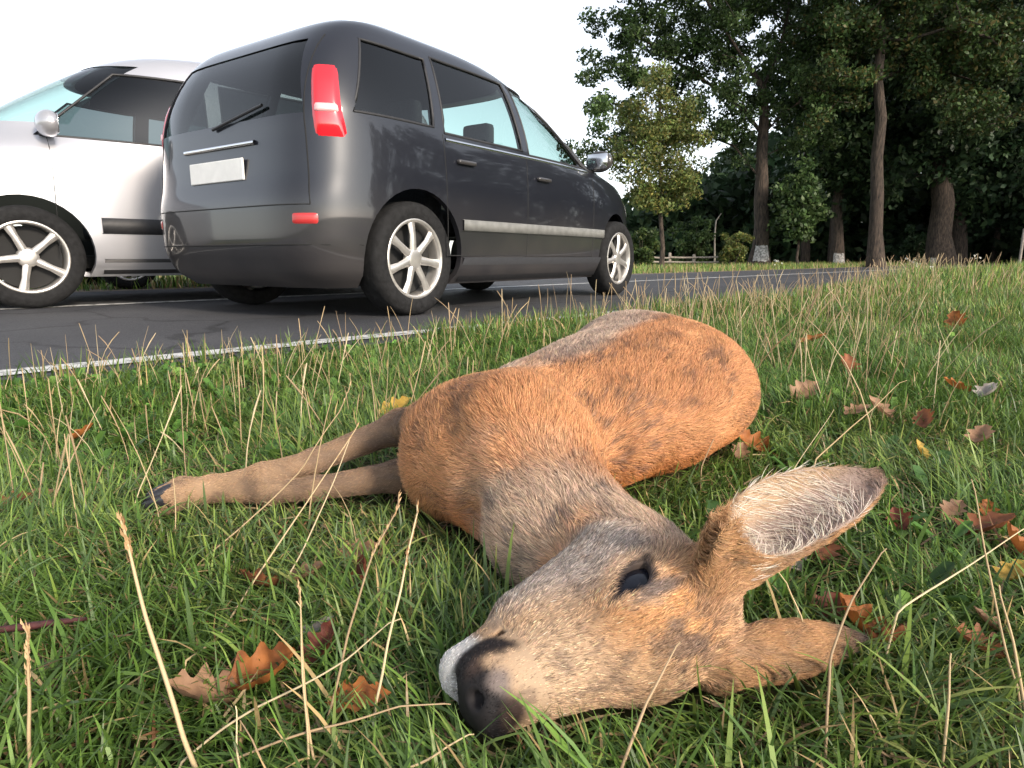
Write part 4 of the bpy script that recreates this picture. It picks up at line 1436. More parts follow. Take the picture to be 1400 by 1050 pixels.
def grow(count, seed):
    Pp, Nn = fur(count, seed)
    r = np.random.default_rng(seed + 5)
    col, W = coat(Pp, Nn)
    q = to_head(Pp)
    n = len(Pp)
    # lie of the coat: away from the nose, down the neck, over the ribs to the rump, down the legs
    fl = np.zeros((n, 3))
    fl += W['trunk'][:, None] * (T_AX - 0.45 * T_SIDE)
    nk = N3(NECK[3] - NECK[1])
    fl += W['neck'][:, None] * (nk - 0.15 * T_SIDE)
    fl += W['head'][:, None] * (-hx)
    fl += W['leg'][:, None] * N3(LEG_A[-1] - LEG_A[1])
    for key, E in (('earu', EAR_U), ('earl', EAR_L)):
        ax, wd, op, L = ear_frame(E)
        rr = (Pp - E['base']) @ np.stack([ax, wd, op]).T
        ins = ((Nn @ op) > .15)[:, None] * (key == 'earu')
        sgn = -np.sign(rr[:, 1])[:, None]
        fl += W[key][:, None] * (ax * (1 - .55 * ins) + ins * wd * sgn * .75)
    swirl = np.stack([vnoise(Pp, 28, s) - .5 for s in (61, 62, 63)], -1)
    fine = np.stack([vnoise(Pp, 120, s) - .5 for s in (64, 65, 66)], -1)
    fl = fl / (np.linalg.norm(fl, axis=1)[:, None] + 1e-9) + swirl * .9 + fine * .7 + r.normal(0, .16, (n, 3))
    fl -= Nn * (fl * Nn).sum(1)[:, None]
    fl /= np.linalg.norm(fl, axis=1)[:, None] + 1e-9
    ln = W['trunk'] * .0175 + W['neck'] * .0155 + W['head'] * .0062 + W['leg'] * .0065 + W['earu'] * .0080 + W['earl'] * .0075
    ln *= np.where(q[:, 0] > .17, np.where(W['head'] > .5, .6, 1), 1)
    lift = W['trunk'] * .34 + W['neck'] * .42 + W['head'] * .40 + W['leg'] * .30 + W['earu'] * .5 + W['earl'] * .4
    ax, wd, op, L = ear_frame(EAR_U)
    rr = (Pp - EAR_U['base']) @ np.stack([ax, wd, op]).T
    tt = rr[:, 0] / L
    inside = (W['earu'] > .5) & ((Nn @ op) > .15) & (tt > .08) & (tt < .9)
    rim = np.abs(rr[:, 1]) / EAR_U['w']
    longh = inside & (r.random(n) < .06 + .04 * (rim > .6)) & (tt < .80)
    ln = np.where(longh, .018, np.where(inside, .0045, ln))
    lift = np.where(inside, .45, lift)
    col = np.where(longh[:, None], np.array([.70, .61, .51]), col)
    ln = ln * r.uniform(.65, 1.25, n)
    lift = lift * r.uniform(.7, 1.3, n)
    sd_ = .17 + .20 * W['head']
    col = col * np.exp(r.normal(0, 1, (n, 1)) * sd_[:, None]) * (1 + r.normal(0, .035, (n, 3)))
    # single dark and pale guard hairs
    g = r.random(n)
    col = np.where((g < .06 + .10 * W['head'])[:, None], col * .36, col)
    col = np.where((g > .93)[:, None], col * 1.25 + .04, col)
    k = 4
    pts = np.zeros((n, k, 3))
    t = np.linspace(0, 1, k)
    for i in range(k):
        s = t[i]
        hgt = lift * (s - .42 * s * s)
        pts[:, i] = Pp - Nn * .0008 + ln[:, None] * (fl * (s * (1 - .18 * lift))[:, None] + Nn * hgt[:, None])
    pts[:, :, 2] = np.maximum(pts[:, :, 2], .004)
    base = W['trunk'] * .00030 + W['neck'] * .00028 + W['head'] * .00017 + W['leg'] * .00020 + (W['earu'] + W['earl']) * .00019
    rad = base[:, None] * np.array([1.0, .95, .7, .15])[None]
    return pts, rad, np.clip(col, .006, .95)

M_fur = attr_mat('deer_fur', rough=0.55, spec=0.22, trans=0.12)
FUR_N = 330000
pts, rad, fcol = grow(FUR_N, 11)
fo = hair_curves('fur', pts, rad, fcol, M_fur)
child_of(fo, body)
fo.matrix_parent_inverse = Matrix.Identity(4)

# eye: a wet dark ball behind the lids
M_eye, nt, nn, ll, b = nodes_mat('eye_wet')
b.inputs['Base Color'].default_value = (0.006, 0.007, 0.012, 1)
b.inputs['Roughness'].default_value = 0.10
b.inputs['Specular IOR Level'].default_value = 0.34
bm = bmesh.new()
bmesh.ops.create_uvsphere(bm, u_segments=28, v_segments=18, radius=0.0215)
for v in bm.verts: v.co = Vector((v.co.x * 1.30, v.co.y * 0.90, v.co.z * 0.46))
eyeo = bm_obj('eye', bm, M_eye, None, True)
ec = HL(EYE_C[0] - .0010, EYE_C[1] - .0015, EYE_C[2] - .0004)
eax = N3(EYE_AX[0] * hx + EYE_AX[1] * hd)
eyeo.matrix_world = Matrix.Translation(Vector(ec)) @ Matrix(np.stack([eax, np.cross(hs, eax), hs], 1).tolist()).to_4x4()
mw = eyeo.matrix_world.copy()
eyeo.parent = deer
eyeo.matrix_parent_inverse = Matrix.Translation(-Vector(deer.location))
eyeo.matrix_basis = mw

# hooves: two dark toes on each front foot
M_hoof = simple_mat('hoof_horn', (0.020, 0.020, 0.024), 0.28, noise=0.4, nscale=90)
def toe(a, tip, side, r):
    ax = N3(tip - a)
    up = N3(np.array([0, 0, 1.0]) - ax * ax[2])
    sd_ = np.cross(ax, up)
    V, Fc = [], []
    L = np.linalg.norm(tip - a)
    rows, cs = 7, 10
    for i in range(rows):
        t = i / (rows - 1)
        rr = r * (1.0 - 0.72 * t ** 1.7)
        c = a + ax * L * t + up * (-.0035 * t * t)
        for j in range(cs):
            th = 2 * math.pi * j / cs
            V.append(c + up * rr * 1.05 * math.cos(th) + sd_ * (rr * .62 * math.sin(th)))
    for i in range(rows - 1):
        for j in range(cs):
            Fc.append((i * cs + j, i * cs + (j + 1) % cs, (i + 1) * cs + (j + 1) % cs, (i + 1) * cs + j))
    Fc.append(tuple(range((rows - 1) * cs, rows * cs)))
    return child_of(mesh_py('hoof', V, Fc, M_hoof, True), deer)
for leg in (LEG_A, LEG_B):
    e_, s_ = leg[-1], leg[-3]
    ax = N3(e_ - s_)
    ax = N3(ax + np.array([-.25, 0, -.05]))
    pr = N3(np.cross(ax, [0, 0, 1.0]))
    for sg in (-1, 1):
        a0 = e_ - ax * .010 + pr * sg * .0055
        toe(a0, a0 + ax * .034 + pr * sg * .0025, sg, .0120)
# ------------------------------------------------------------------ grass
def deer_near(x, y):
    return (x > -0.60) & (x < 0.52) & (y > 0.33) & (y < 1.72)

def blades(x, y, L, W, lean, az, curl, col, nseg, tipcol=None, z=None):
    """Flat tapered bent blades -> verts, quads+tip as quads, colours."""
    n = len(x)
    if z is None: z = ground_h(x, y)
    t = np.linspace(0, 1, nseg + 1)
    th = lean[:, None] + curl[:, None] * t[None] * 1.0          # angle from the vertical along the blade
    ds = L[:, None] / nseg
    hx_ = np.concatenate([np.zeros((n, 1)), np.cumsum(np.sin(th[:, :-1]) * ds, 1)], 1)
    hz_ = np.concatenate([np.zeros((n, 1)), np.cumsum(np.cos(th[:, :-1]) * ds, 1)], 1)
    dx, dy = np.cos(az)[:, None], np.sin(az)[:, None]
    cx = x[:, None] + hx_ * dx
    cy = y[:, None] + hx_ * dy
    cz = np.maximum(z[:, None] + hz_, z[:, None] + .002) - .004 * (t[None] == 0)
    w = W[:, None] * 0.5 * np.interp(t, [0, .25, .7, 1], [.75, 1.0, .72, .06])[None]
    tw = rng.uniform(-.9, .9, n)[:, None]
    sx, sy, sz = -dy * np.cos(tw), dx * np.cos(tw), np.sin(tw) + 0 * dx
    V = np.empty((n, nseg + 1, 2, 3))
    for k, sg in enumerate((-1, 1)):
        V[:, :, k, 0] = cx + sg * w * sx
        V[:, :, k, 1] = cy + sg * w * sy
        V[:, :, k, 2] = cz + sg * w * sz * .6
    base = (np.arange(n) * (nseg + 1) * 2)[:, None]
    k = np.arange(nseg)[None] * 2
    Q = np.stack([base + k, base + k + 1, base + k + 3, base + k + 2], -1).reshape(-1, 4)
    tc_ = col if tipcol is None else tipcol
    C = col[:, None, None, :] * (1 - t[None, :, None, None]) + tc_[:, None, None, :] * t[None, :, None, None]
    C = np.broadcast_to(C, (n, nseg + 1, 2, 3))
    return V.reshape(-1, 3), Q, C.reshape(-1, 3)

def in_view(x, y, pad=0.08):
    u = x / np.maximum(y * math.cos(PITCH) + .345 * math.sin(PITCH), .05)
    return np.abs(u) < (700 / FPX) + pad

def scatter(n, y0, y1, power=1.0):
    y = y0 + (y1 - y0) * rng.random(n) ** power
    hw = (700 / FPX + .07) * (y * math.cos(PITCH) + .345 * math.sin(PITCH))
    x = rng.uniform(-1, 1, n) * hw
    return x, y

GREENS = np.array([[.046, .096, .016], [.070, .132, .022], [.036, .074, .016], [.104, .158, .032], [.064, .108, .038], [.165, .200, .056]])
def grass_cols(x, y, straw=.06):
    n = len(x)
    p = np.stack([x, y, np.zeros(n)], -1)
    m = fbm(p, 2.6, 131)
    k = np.clip((m * 5.2 + rng.normal(0, 1.1, n) - .4), 0, 5).astype(int)
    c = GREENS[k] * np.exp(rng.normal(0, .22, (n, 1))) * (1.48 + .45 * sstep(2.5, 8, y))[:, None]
    st = rng.random(n) < straw
    c[st] = np.array([.34, .26, .12]) * np.exp(rng.normal(0, .25, (st.sum(), 1)))
    tip = c * np.array([1.25, 1.12, 1.1]) + .01
    return c, tip

M_grass = attr_mat('grass_blade', rough=.42, trans=.32, spec=.35)
GV, GF, GC, gb = [], [], [], 0
def add_grass(V, Q, C):
    global gb
    GV.append(V); GF.append(Q + gb); GC.append(C)
    gb += len(V)

def lay_grass(n, y0, y1, Lr, Wr, nseg, power=1.0, straw=.05, lean_m=.45, beside=0.0):
    x, y = scatter(n, y0, y1, power)
    if beside:      # the sward goes on to both sides of the view
        hw = (700 / FPX + .07) * (np.maximum(y, .2) * math.cos(PITCH) + .345 * math.sin(PITCH))
        x = np.sign(rng.random(n) - .4) * (hw + rng.random(n) * (beside + .3 * y))
    q = road_q(x, y)
    keep = (q < ASPH0 + .03 + .07 * (vnoise(np.stack([x, y, 0 * x], -1), 6, 140) - .5))
    # thin, tufted sward
    tuft = fbm(np.stack([x, y, 0 * x], -1), 9.0, 151)
    keep &= rng.random(n) < (.35 + 1.3 * sstep(.30, .55, tuft))
    x, y, q, tuft = x[keep], y[keep], q[keep], tuft[keep]
    n = len(x)
    L = rng.uniform(*Lr, n) * (.62 + .75 * tuft)
    sr = road_s(x, y)
    L *= 1 - .50 * sstep(-.55, -.12, q) * (1 - sstep(.9, 2.0, sr)) + -.55 * sstep(-.9, -.2, q) * sstep(1.2, 3.0, sr)
    lean = np.abs(rng.normal(lean_m, .32, n))
    az = rng.uniform(0, 2 * math.pi, n)
    wind = vnoise(np.stack([x, y, 0 * x], -1), 3, 160) * 6.28
    az = np.where(rng.random(n) < .45, wind + rng.normal(0, .6, n), az)
    if y0 < 1.8:
        z = ground_h(x, y)
        nd = deer_near(x, y)
        i = np.nonzero(nd)[0]
        d0 = deer_sdf(np.stack([x[i], y[i], z[i] + .02], -1))
        tipx = x[i] + np.cos(az[i]) * L[i] * np.sin(lean[i] + .3)
        tipy = y[i] + np.sin(az[i]) * L[i] * np.sin(lean[i] + .3)
        tz = z[i] + L[i] * np.cos(lean[i] + .3)
        d1 = deer_sdf(np.stack([tipx, tipy, tz], -1))
        d2 = deer_sdf(np.stack([(tipx + x[i]) / 2, (tipy + y[i]) / 2, (tz + z[i]) / 2], -1))
        near_ = sstep(.10, .02, d0)
        L[i] *= 1 - .38 * near_ * (x[i] < -.08)
        bad = (d0 < .004) | (d1 < .004) | (d2 < .004)
        ok = np.ones(n, bool)
        ok[i[bad]] = False
        x, y, L, lean, az = x[ok], y[ok], L[ok], lean[ok], az[ok]
        n = len(x)
    W = rng.uniform(*Wr, n)
    curl = rng.normal(.75, .45, n)
    c, tip = grass_cols(x, y, straw)
    add_grass(*blades(x, y, L, W, lean, az, curl, c, nseg, tip))

if 'grass' not in SKIP:
    lay_grass(60000, .20, 1.30, (.026, .068), (.0016, .0034), 4, .75, .05, .72)
    lay_grass(4200, .20, 1.6, (.05, .10), (.0030, .0052), 5, .8, .02, .75)
    lay_grass(26000, .20, 1.30, (.012, .035), (.0012, .0025), 2, .75, .30, .95)
    lay_grass(95000, 1.25, 3.4, (.030, .080), (.0025, .0045), 3, .85, .07, .55)
    lay_grass(95000, 3.3, 8.5, (.045, .12), (.0045, .0085), 2, .8, .10, .38)
    lay_grass(80000, 8, 26, (.07, .16), (.012, .024), 1, .65, .12, .3)
    lay_grass(30000, -.15, 1.6, (.03, .085), (.003, .006), 2, 1.0, .05, .6, .9)
    lay_grass(26000, 1.5, 6.0, (.04, .11), (.005, .009), 2, 1.0, .06, .45, 1.2)
    lay_grass(22000, 6.0, 22.0, (.07, .15), (.014, .026), 1, 1.0, .1, .35, 2.0)
    # rank growth along the verge farther on
    n = 15000
    s_ = 4.5 + 20 * rng.random(n) ** 1.1
    q_ = -.16 - np.abs(rng.normal(0, .55, n))
    pp = R0[None] + s_[:, None] * RD[None] + q_[:, None] * RQ[None]
    x, y = pp[:, 0], pp[:, 1]
    c, tip = grass_cols(x, y, .18)
    Lh = rng.uniform(.09, .25, n) * sstep(4, 8, s_) * (.6 + .8 * vnoise(np.stack([s_, q_, 0 * s_], -1), 1.1, 180)) + .05
    add_grass(*blades(x, y, Lh, rng.uniform(.006, .010, n) * (1 + .04 * s_), np.abs(rng.normal(.25, .22, n)), rng.uniform(0, 6.28, n), rng.normal(.6, .4, n), c, 3, tip))
    # taller tufts leaning over the edge of the carriageway
    n = 15000
    s_ = np.where(rng.random(n) < .25, rng.uniform(-1.6, 1.4, n), 1.3 + 13 * rng.random(n) ** 1.3)
    q_ = ASPH0 + .10 - np.abs(rng.normal(0, .26, n))
    pp = R0[None] + s_[:, None] * RD[None] + q_[:, None] * RQ[None]
    tf_ = vnoise(np.stack([s_, q_, 0 * s_], -1), 3.2, 170)
    kp = rng.random(n) < np.where(s_ > 1.2, .25 + sstep(.2, .5, tf_), sstep(.40, .54, tf_))
    x, y, s_ = pp[kp, 0], pp[kp, 1], s_[kp]
    n = len(x)
    c, tip = grass_cols(x, y, .16)
    add_grass(*blades(x, y, rng.uniform(.05, .12, n) * (1 + .35 * sstep(1.2, 3, s_)), rng.uniform(.003, .006, n) * (1 + s_ * .12), np.abs(rng.normal(.35, .3, n)), rng.uniform(0, 6.28, n), rng.normal(.6, .4, n), c, 3, tip))
    grass = mesh_np('grass', np.concatenate(GV), np.concatenate(GF), M_grass, False, np.concatenate(GC))
    tag(grass, 'short green meadow grass round the deer', 'grass', kind='stuff')

    # far verge grass beyond the road
    n = 30000
    s_ = rng.uniform(-9, 45, n)
    q_ = ASPH1 + .25 + rng.random(n) ** 1.5 * 6
    pp = R0[None] + s_[:, None] * RD[None] + q_[:, None] * RQ[None]
    x, y = pp[:, 0], pp[:, 1]
    c, tip = grass_cols(x, y, .3)
    V, Q, C = blades(x, y, rng.uniform(.07, .26, n), rng.uniform(.010, .022, n), np.abs(rng.normal(.3, .25, n)), rng.uniform(0, 6.28, n), rng.normal(.5, .3, n), c, 2, tip)
    tag(mesh_np('grass', V, Q, M_grass, False, C), 'rougher grass on the verge beyond the road', 'grass', kind='stuff')
# ------------------------------------------------------------------ fallen oak leaves
def leaf_mesh(seed, L, curl, roll, lobes=True):
    """A lobed oak leaf with a raised midrib, cupped and curled."""
    r = np.random.default_rng(seed)
    n = 25
    t = np.linspace(0, 1, n)
    env = np.sin(math.pi * np.clip(t, 0, 1) ** .75) ** .8
    ph = r.uniform(0, 1.2, 2)
    lob = 1 + .24 * np.cos(t * 2 * math.pi * 3.6 + ph[0]) + .05 * np.cos(t * 23 + ph[1])
    V, Fc = [], []
    for side in (-1, 1):
        pass
    cols = (-1, -.5, 0, .5, 1)
    for i in range(n):
        wl_ = .34 * L * env[i] * lob[i] * (1 + r.normal(0, .03)) + .004 * L
        wr_ = .34 * L * env[i] * (1 + .24 * np.cos(t[i] * 2 * math.pi * 3.6 + ph[1] + .5) + .05 * np.cos(t[i] * 21)) * (1 + r.normal(0, .03)) + .004 * L
        ang = curl * (t[i] - .35)
        x = L * (math.sin(ang) / curl if abs(curl) > .05 else t[i] - .35)
        z = L * ((1 - math.cos(ang)) / curl if abs(curl) > .05 else 0)
        for c in cols:
            w = wl_ if c < 0 else wr_
            y = c * w
            a2 = roll * c
            V.append((x, y * math.cos(a2 * .7), z + abs(y) * math.sin(abs(a2)) * np.sign(roll) + (.05 * L * (vnoise(np.array([[t[i] * 4, c * 1.5 + 5, seed]]), 1, seed)[0] - .5) + r.normal(0, .004 * L)) * abs(c) - (0 if c else .01 * L)))
    for i in range(n - 1):
        for j in range(4):
            Fc.append((i * 5 + j, i * 5 + j + 1, (i + 1) * 5 + j + 1, (i + 1) * 5 + j))
    # stalk
    k = len(V)
    x0, z0 = V[2][0], V[2][2]
    V += [(x0, -.006 * L, z0), (x0, .006 * L, z0), (x0 - .22 * L, .03 * L, z0 + .02 * L), (x0 - .22 * L, .02 * L, z0 + .02 * L)]
    Fc.append((k, k + 1, k + 2, k + 3))
    return V, Fc

def dead_leaf_mat(name, c0, c1, sc):
    m, nt, n, l, b = nodes_mat(name)
    tc = n.new('ShaderNodeTexCoord')
    z = n.new('ShaderNodeTexNoise'); z.inputs['Scale'].default_value = sc; z.inputs['Detail'].default_value = 7
    l.new(tc.outputs['Object'], z.inputs['Vector'])
    rp = n.new('ShaderNodeValToRGB')
    rp.color_ramp.elements[0].position = .34; rp.color_ramp.elements[0].color = (*c0, 1)
    rp.color_ramp.elements[1].position = .66; rp.color_ramp.elements[1].color = (*c1, 1)
    l.new(z.outputs['Fac'], rp.inputs[0]); l.new(rp.outputs[0], b.inputs['Base Color'])
    b.inputs['Roughness'].default_value = .6
    b.inputs['Specular IOR Level'].default_value = .3
    t = n.new('ShaderNodeBsdfTranslucent'); mx = n.new('ShaderNodeMixShader'); mx.inputs[0].default_value = .25
    l.new(rp.outputs[0], t.inputs[0]); l.new(b.outputs[0], mx.inputs[1]); l.new(t.outputs[0], mx.inputs[2])
    l.new(mx.outputs[0], n['Material Output'].inputs[0])
    bp = n.new('ShaderNodeBump'); bp.inputs['Strength'].default_value = .5; bp.inputs['Distance'].default_value = .002
    l.new(z.outputs['Fac'], bp.inputs['Height']); l.new(bp.outputs[0], b.inputs['Normal'])
    return m
LEAFM = dict(orange=dead_leaf_mat('leaf_orange', (.17, .055, .018), (.42, .15, .040), 55), rust=dead_leaf_mat('leaf_rust', (.10, .035, .018), (.29, .11, .050), 55),
             tan=dead_leaf_mat('leaf_tan', (.16, .085, .050), (.36, .21, .125), 45), red=dead_leaf_mat('leaf_red', (.085, .020, .014), (.20, .060, .035), 70),
             grey=dead_leaf_mat('leaf_grey', (.20, .17, .15), (.42, .37, .33), 50), yellow=dead_leaf_mat('leaf_yellow', (.40, .24, .04), (.55, .36, .08), 50))
# pixel, length in metres, colour, turn, tilt, curl, roll, label
LEAVES = [
 ((365, 802), .052, 'rust', 200, .30, 1.5, .7, 'curled rust brown leaf left of the deer muzzle, lying beside a paler half'),
 ((408, 792), .050, 'tan', 20, .25, .8, .5, 'pale tan leaf touching the curled rust brown leaf left of the muzzle'),
 ((292, 955), .060, 'tan', 205, .45, .9, .6, 'drab tan leaf at the end of the big orange leaf in the front grass'),
 ((350, 932), .062, 'orange', 15, .30, 1.3, .9, 'big curled orange leaf in the front grass, left of the nose'),
 ((497, 795), .046, 'red', 80, .75, 1.2, .7, 'dark red brown leaf standing upright in grass below the neck'),
 ((480, 756), .052, 'tan', 10, .15, .4, .3, 'flat brownish leaf below the front legs near the chest'),
 ((440, 893), .044, 'red', 60, .6, 1.4, .8, 'small reddish curled leaf between the dry stalks left of the nose'),
 ((428, 865), .034, 'grey', 35, .35, .5, .4, 'small mauve grey leaf scrap between the dry stalks'),
 ((478, 957), .048, 'orange', 5, .08, .2, .25, 'narrow orange leaf lying flat near the nose'),
 ((1342, 726), .078, 'rust', 10, .25, .6, .5, 'large flat brown orange leaf right of the upper ear'),
 ((1348, 702), .034, 'orange', 60, .7, .9, .6, 'bright orange leaf tip standing on the large flat brown leaf'),
 ((1178, 862), .055, 'orange', 130, .55, 1.3, .9, 'curled orange leaf at the tip of the lower ear'),
 ((1200, 880), .048, 'rust', 330, .35, 1.5, .9, 'crumpled brown leaf just beyond the lower ear tip'),
 ((1392, 752), .055, 'orange', 100, .6, 1.2, .7, 'tall orange leaf cut by the picture edge above the yellow leaf'),
 ((1386, 788), .046, 'yellow', 20, .3, .8, .5, 'yellowish orange leaf near the picture edge'),
 ((1352, 892), .050, 'rust', 160, .35, 1.0, .6, 'dull rust leaf deep in the grass under the leaning stalk'),
 ((1360, 860), .036, 'tan', 120, .4, .8, .5, 'small tan leaf above the dull rust leaf'),
 ((1035, 612), .066, 'orange', 140, .35, 1.2, .6, 'orange leaf in the grass behind the deer back, above the ear'),
 ((1010, 622), .044, 'tan', 60, .5, .8, .6, 'little tan leaf against the deer back near the orange leaf'),
 ((1312, 532), .074, 'orange', 170, .40, 1.0, .6, 'rusty orange leaf beside a whitish leaf in the open meadow'),
 ((1348, 540), .070, 'grey', 30, .35, 1.0, .7, 'whitish dried leaf beside the rusty orange one in the meadow'),
 ((1095, 540), .080, 'tan', 20, .45, .9, .6, 'brownish leaf among tall straws right of the rump'),
 ((1310, 444), .13, 'orange', 70, .75, .9, .6, 'star shaped orange leaf highest up in the meadow'),
 ((1168, 564), .060, 'tan', 10, .3, .5, .4, 'small orange tan leaf right of the rump'),
 ((1205, 563), .070, 'tan', 110, .5, .8, .5, 'pinkish tan crumpled leaf in the middle of the meadow'),
 ((1266, 578), .056, 'rust', 60, .55, .9, .6, 'small rust leaf below the pinkish tan leaf'),
 ((1260, 620), .046, 'yellow', 90, .6, .8, .5, 'small amber leaf standing above the ear tip'),
 ((1340, 600), .058, 'tan', 40, .4, .9, .5, 'cream tan leaf near the picture edge in mid meadow'),
 ((1108, 466), .11, 'orange', 10, .3, .5, .4, 'faint orange leaf behind the rump among the straws'),
 ((1158, 502), .085, 'rust', 70, .5, .9, .6, 'rust leaf at the foot of the tallest straws behind the rump'),
 ((1088, 768), .034, 'grey', 100, .6, .6, .5, 'pale scrap of leaf between the two ears'),
 ((1126, 756), .044, 'rust', 60, .4, .9, .6, 'dark brown leaf between the two ears'),
 ((1130, 838), .040, 'red', 40, .4, .8, .6, 'dark leaf tucked above the lower ear'),
 ((108, 597), .054, 'orange', 60, .4, .9, .6, 'orange leaf far left of the hooves in the verge grass'),
 ((12, 694), .052, 'rust', 20, .35, .9, .6, 'rust leaf at the picture edge left of the hooves'),
 ((60, 686), .046, 'tan', 140, .3, .8, .5, 'tan leaf between the hooves and the picture edge'),
 ((226, 704), .046, 'tan', 10, .15, .5, .4, 'tan leaf half hidden under the hooves'),
 ((536, 562), .075, 'yellow', 20, .4, .8, .5, 'yellow leaf in the grass above the upper foreleg'),
 ((1232, 716), .040, 'red', 80, .4, .8, .6, 'small dark leaf in grass right of the upper ear'),
 ((1300, 700), .040, 'tan', 30, .3, .8, .5, 'little tan leaf left of the large flat brown leaf'),
]
for i, ((u, v), L, cm, rz, tilt, curl, roll, lab) in enumerate(LEAVES):
    Vv, Fc = leaf_mesh(2000 + i, L, curl, roll)
    p = P(u, v, .020 if v > 600 else .036)
    o = mesh_py('fallen_leaf', Vv, Fc, LEAFM[cm], True, loc=tuple(p))
    o.rotation_euler = (tilt * math.cos(i * 2.4), -tilt * .8, R(rz))
    tag(o, lab, 'leaf', 'fallen leaves in the grass')

# ------------------------------------------------------------------ dry straw
STRAW = np.array([[.50, .38, .22], [.44, .32, .18], [.56, .45, .28], [.38, .27, .16]])
M_straw = attr_mat('dry_straw', rough=.55, trans=.15, spec=.3)
def stalk_geo(path, r0, head=0.0, seed=0, k=26):
    """A stem with a slight wobble and, on the last stretch, a tight spike of seeds."""
    r = np.random.default_rng(seed)
    path = np.array(path, float)
    s = np.concatenate([[0], np.cumsum(np.linalg.norm(np.diff(path, axis=0), axis=1))]); s /= s[-1]
    t = np.linspace(0, 1, k)
    p = np.stack([np.interp(t, s, path[:, j]) for j in range(3)], -1)
    L = np.linalg.norm(path[-1] - path[0])
    w = np.stack([vnoise(np.stack([t * 3, np.full(k, seed * 1.7 + j * 9), 0 * t], -1), 1, 5) - .5 for j in range(3)], -1)
    p[1:-1] += (w * L * .045)[1:-1]
    r0 = r0 * .72
    rad = r0 * np.interp(t, [0, .6, 1], [1, .8, .45])
    V, Q = tubes([p], [rad], 6)
    C = np.tile(STRAW[seed % 4] * r.uniform(.85, 1.2), (len(V), 1))
    if head > 0:
        n = int(34 * head / .3)
        Vs, Qs, b0 = [V], [Q], len(V)
        for i in range(n):
            f = 1 - head + head * (i + r.random()) / n
            c = np.array([np.interp(f, t, p[:, j]) for j in range(3)])
            ax = N3(p[-1] - p[int((1 - head) * (k - 1))])
            sd = r.normal(0, 1, 3); sd -= ax * (sd @ ax); sd = N3(sd)
            d = N3(ax + sd * .22)
            l_ = r0 * r.uniform(4.0, 6.0)
            o_ = np.cross(d, sd)
            q = np.array([c, c + d * l_ * .45 + sd * r0 * .9, c + d * l_, c + d * l_ * .45 + o_ * r0 * .9])
            Vs.append(q); Qs.append(np.array([[b0, b0 + 1, b0 + 2, b0 + 3]])); b0 += 4
        V, Q = np.concatenate(Vs), np.concatenate(Qs)
        C = np.concatenate([C, np.tile(STRAW[(seed + 1) % 4] * np.array([1.0, .85, .75]), (len(V) - len(C), 1))])
    return V, Q, C
# (pixels from root to tip, distances Y at root and tip, radius, seed head share, label)
STALKS = [
 ([(262, 1060), (215, 880), (165, 712)], .365, .40, .0024, .16, 'thick straight straw leaning left across the lower left grass'),
 ([(46, 1060), (40, 960), (32, 856)], .37, .39, .0019, .35, 'short straw stalk nearest the lower left corner'),
 ([(518, 965), (535, 850), (552, 760), (570, 690)], .43, .47, .0016, .32, 'straw with a seed spike standing left of the muzzle, reaching the chest'),
 ([(452, 985), (478, 860), (510, 750), (545, 676)], .42, .48, .0015, .26, 'leaning straw with a seed spike beside the spiked one by the chest'),
 ([(416, 1060), (410, 930), (405, 822)], .37, .40, .0013, .0, 'thin upright straw, the left one of a close pair below the legs'),
 ([(432, 1060), (418, 950), (408, 800)], .37, .41, .0014, .12, 'thin upright straw, the right one of a close pair below the legs'),
 ([(240, 1050), (360, 970), (480, 900), (548, 846)], .37, .46, .0013, .0, 'pale straw lying slantwise across the lower left grass'),
 ([(300, 1052), (430, 1000), (540, 965), (616, 963)], .37, .40, .0013, .0, 'low bent straw whose tip touches the nose'),
 ([(250, 905), (300, 870), (345, 800), (420, 690), (490, 580)], .47, .70, .0014, .15, 'long straw slanting up to the right across the forelegs'),
 ([(275, 770), (340, 700), (410, 640), (462, 560), (478, 510)], .66, .86, .0013, .2, 'bent straw crossing both forelegs near the knees'),
 ([(395, 790), (440, 690), (484, 590)], .62, .75, .0012, .0, 'straight straw crossing the forelegs nearest the chest'),
 ([(1123, 1030), (1134, 905), (1170, 820), (1212, 750)], .385, .46, .0015, .0, 'bowed straw rising in front of the lower ear'),
 ([(1284, 1060), (1292, 980), (1300, 893)], .37, .39, .0015, .0, 'upright straw in the lower right grass'),
 ([(1394, 945), (1360, 800), (1328, 655)], .43, .52, .0013, .0, 'long thin straw leaning left along the right picture edge'),
 ([(1228, 838), (1310, 780), (1402, 722)], .49, .56, .0013, .0, 'straw slanting up to the right beyond the ears'),
 ([(848, 1060), (885, 960), (930, 878)], .36, .40, .0017, .0, 'pale straw standing in front of the cheek'),
 ([(1098, 845), (1075, 795), (1040, 757)], .49, .50, .0011, .0, 'short straw lying over the lower ear'),
 ([(1404, 985), (1385, 880), (1366, 800)], .40, .45, .0016, .0, 'straw standing at the right picture edge'),
 ([(326, 1060), (324, 1000), (322, 965)], .365, .375, .0012, .0, 'stub of straw at the bottom edge left of the close pair'),
 ([(368, 1060), (345, 1010), (328, 985)], .365, .385, .0012, .0, 'broken straw stub bent over at the bottom edge'),
 ([(540, 1062), (610, 1020), (648, 1004)], .36, .375, .0014, .0, 'straw lying under the nose'),
 ([(1108, 630), (1160, 585), (1240, 520)], .85, 1.1, .0014, .0, 'straw slanting behind the upper ear'),
 ([(1025, 745), (1060, 690), (1140, 560)], .66, .95, .0011, .0, 'thin straw rising behind the upper ear'),
 ([(960, 640), (985, 580), (1000, 530)], .92, .98, .0013, .0, 'straw leaning against the deer back near the rump'),
]
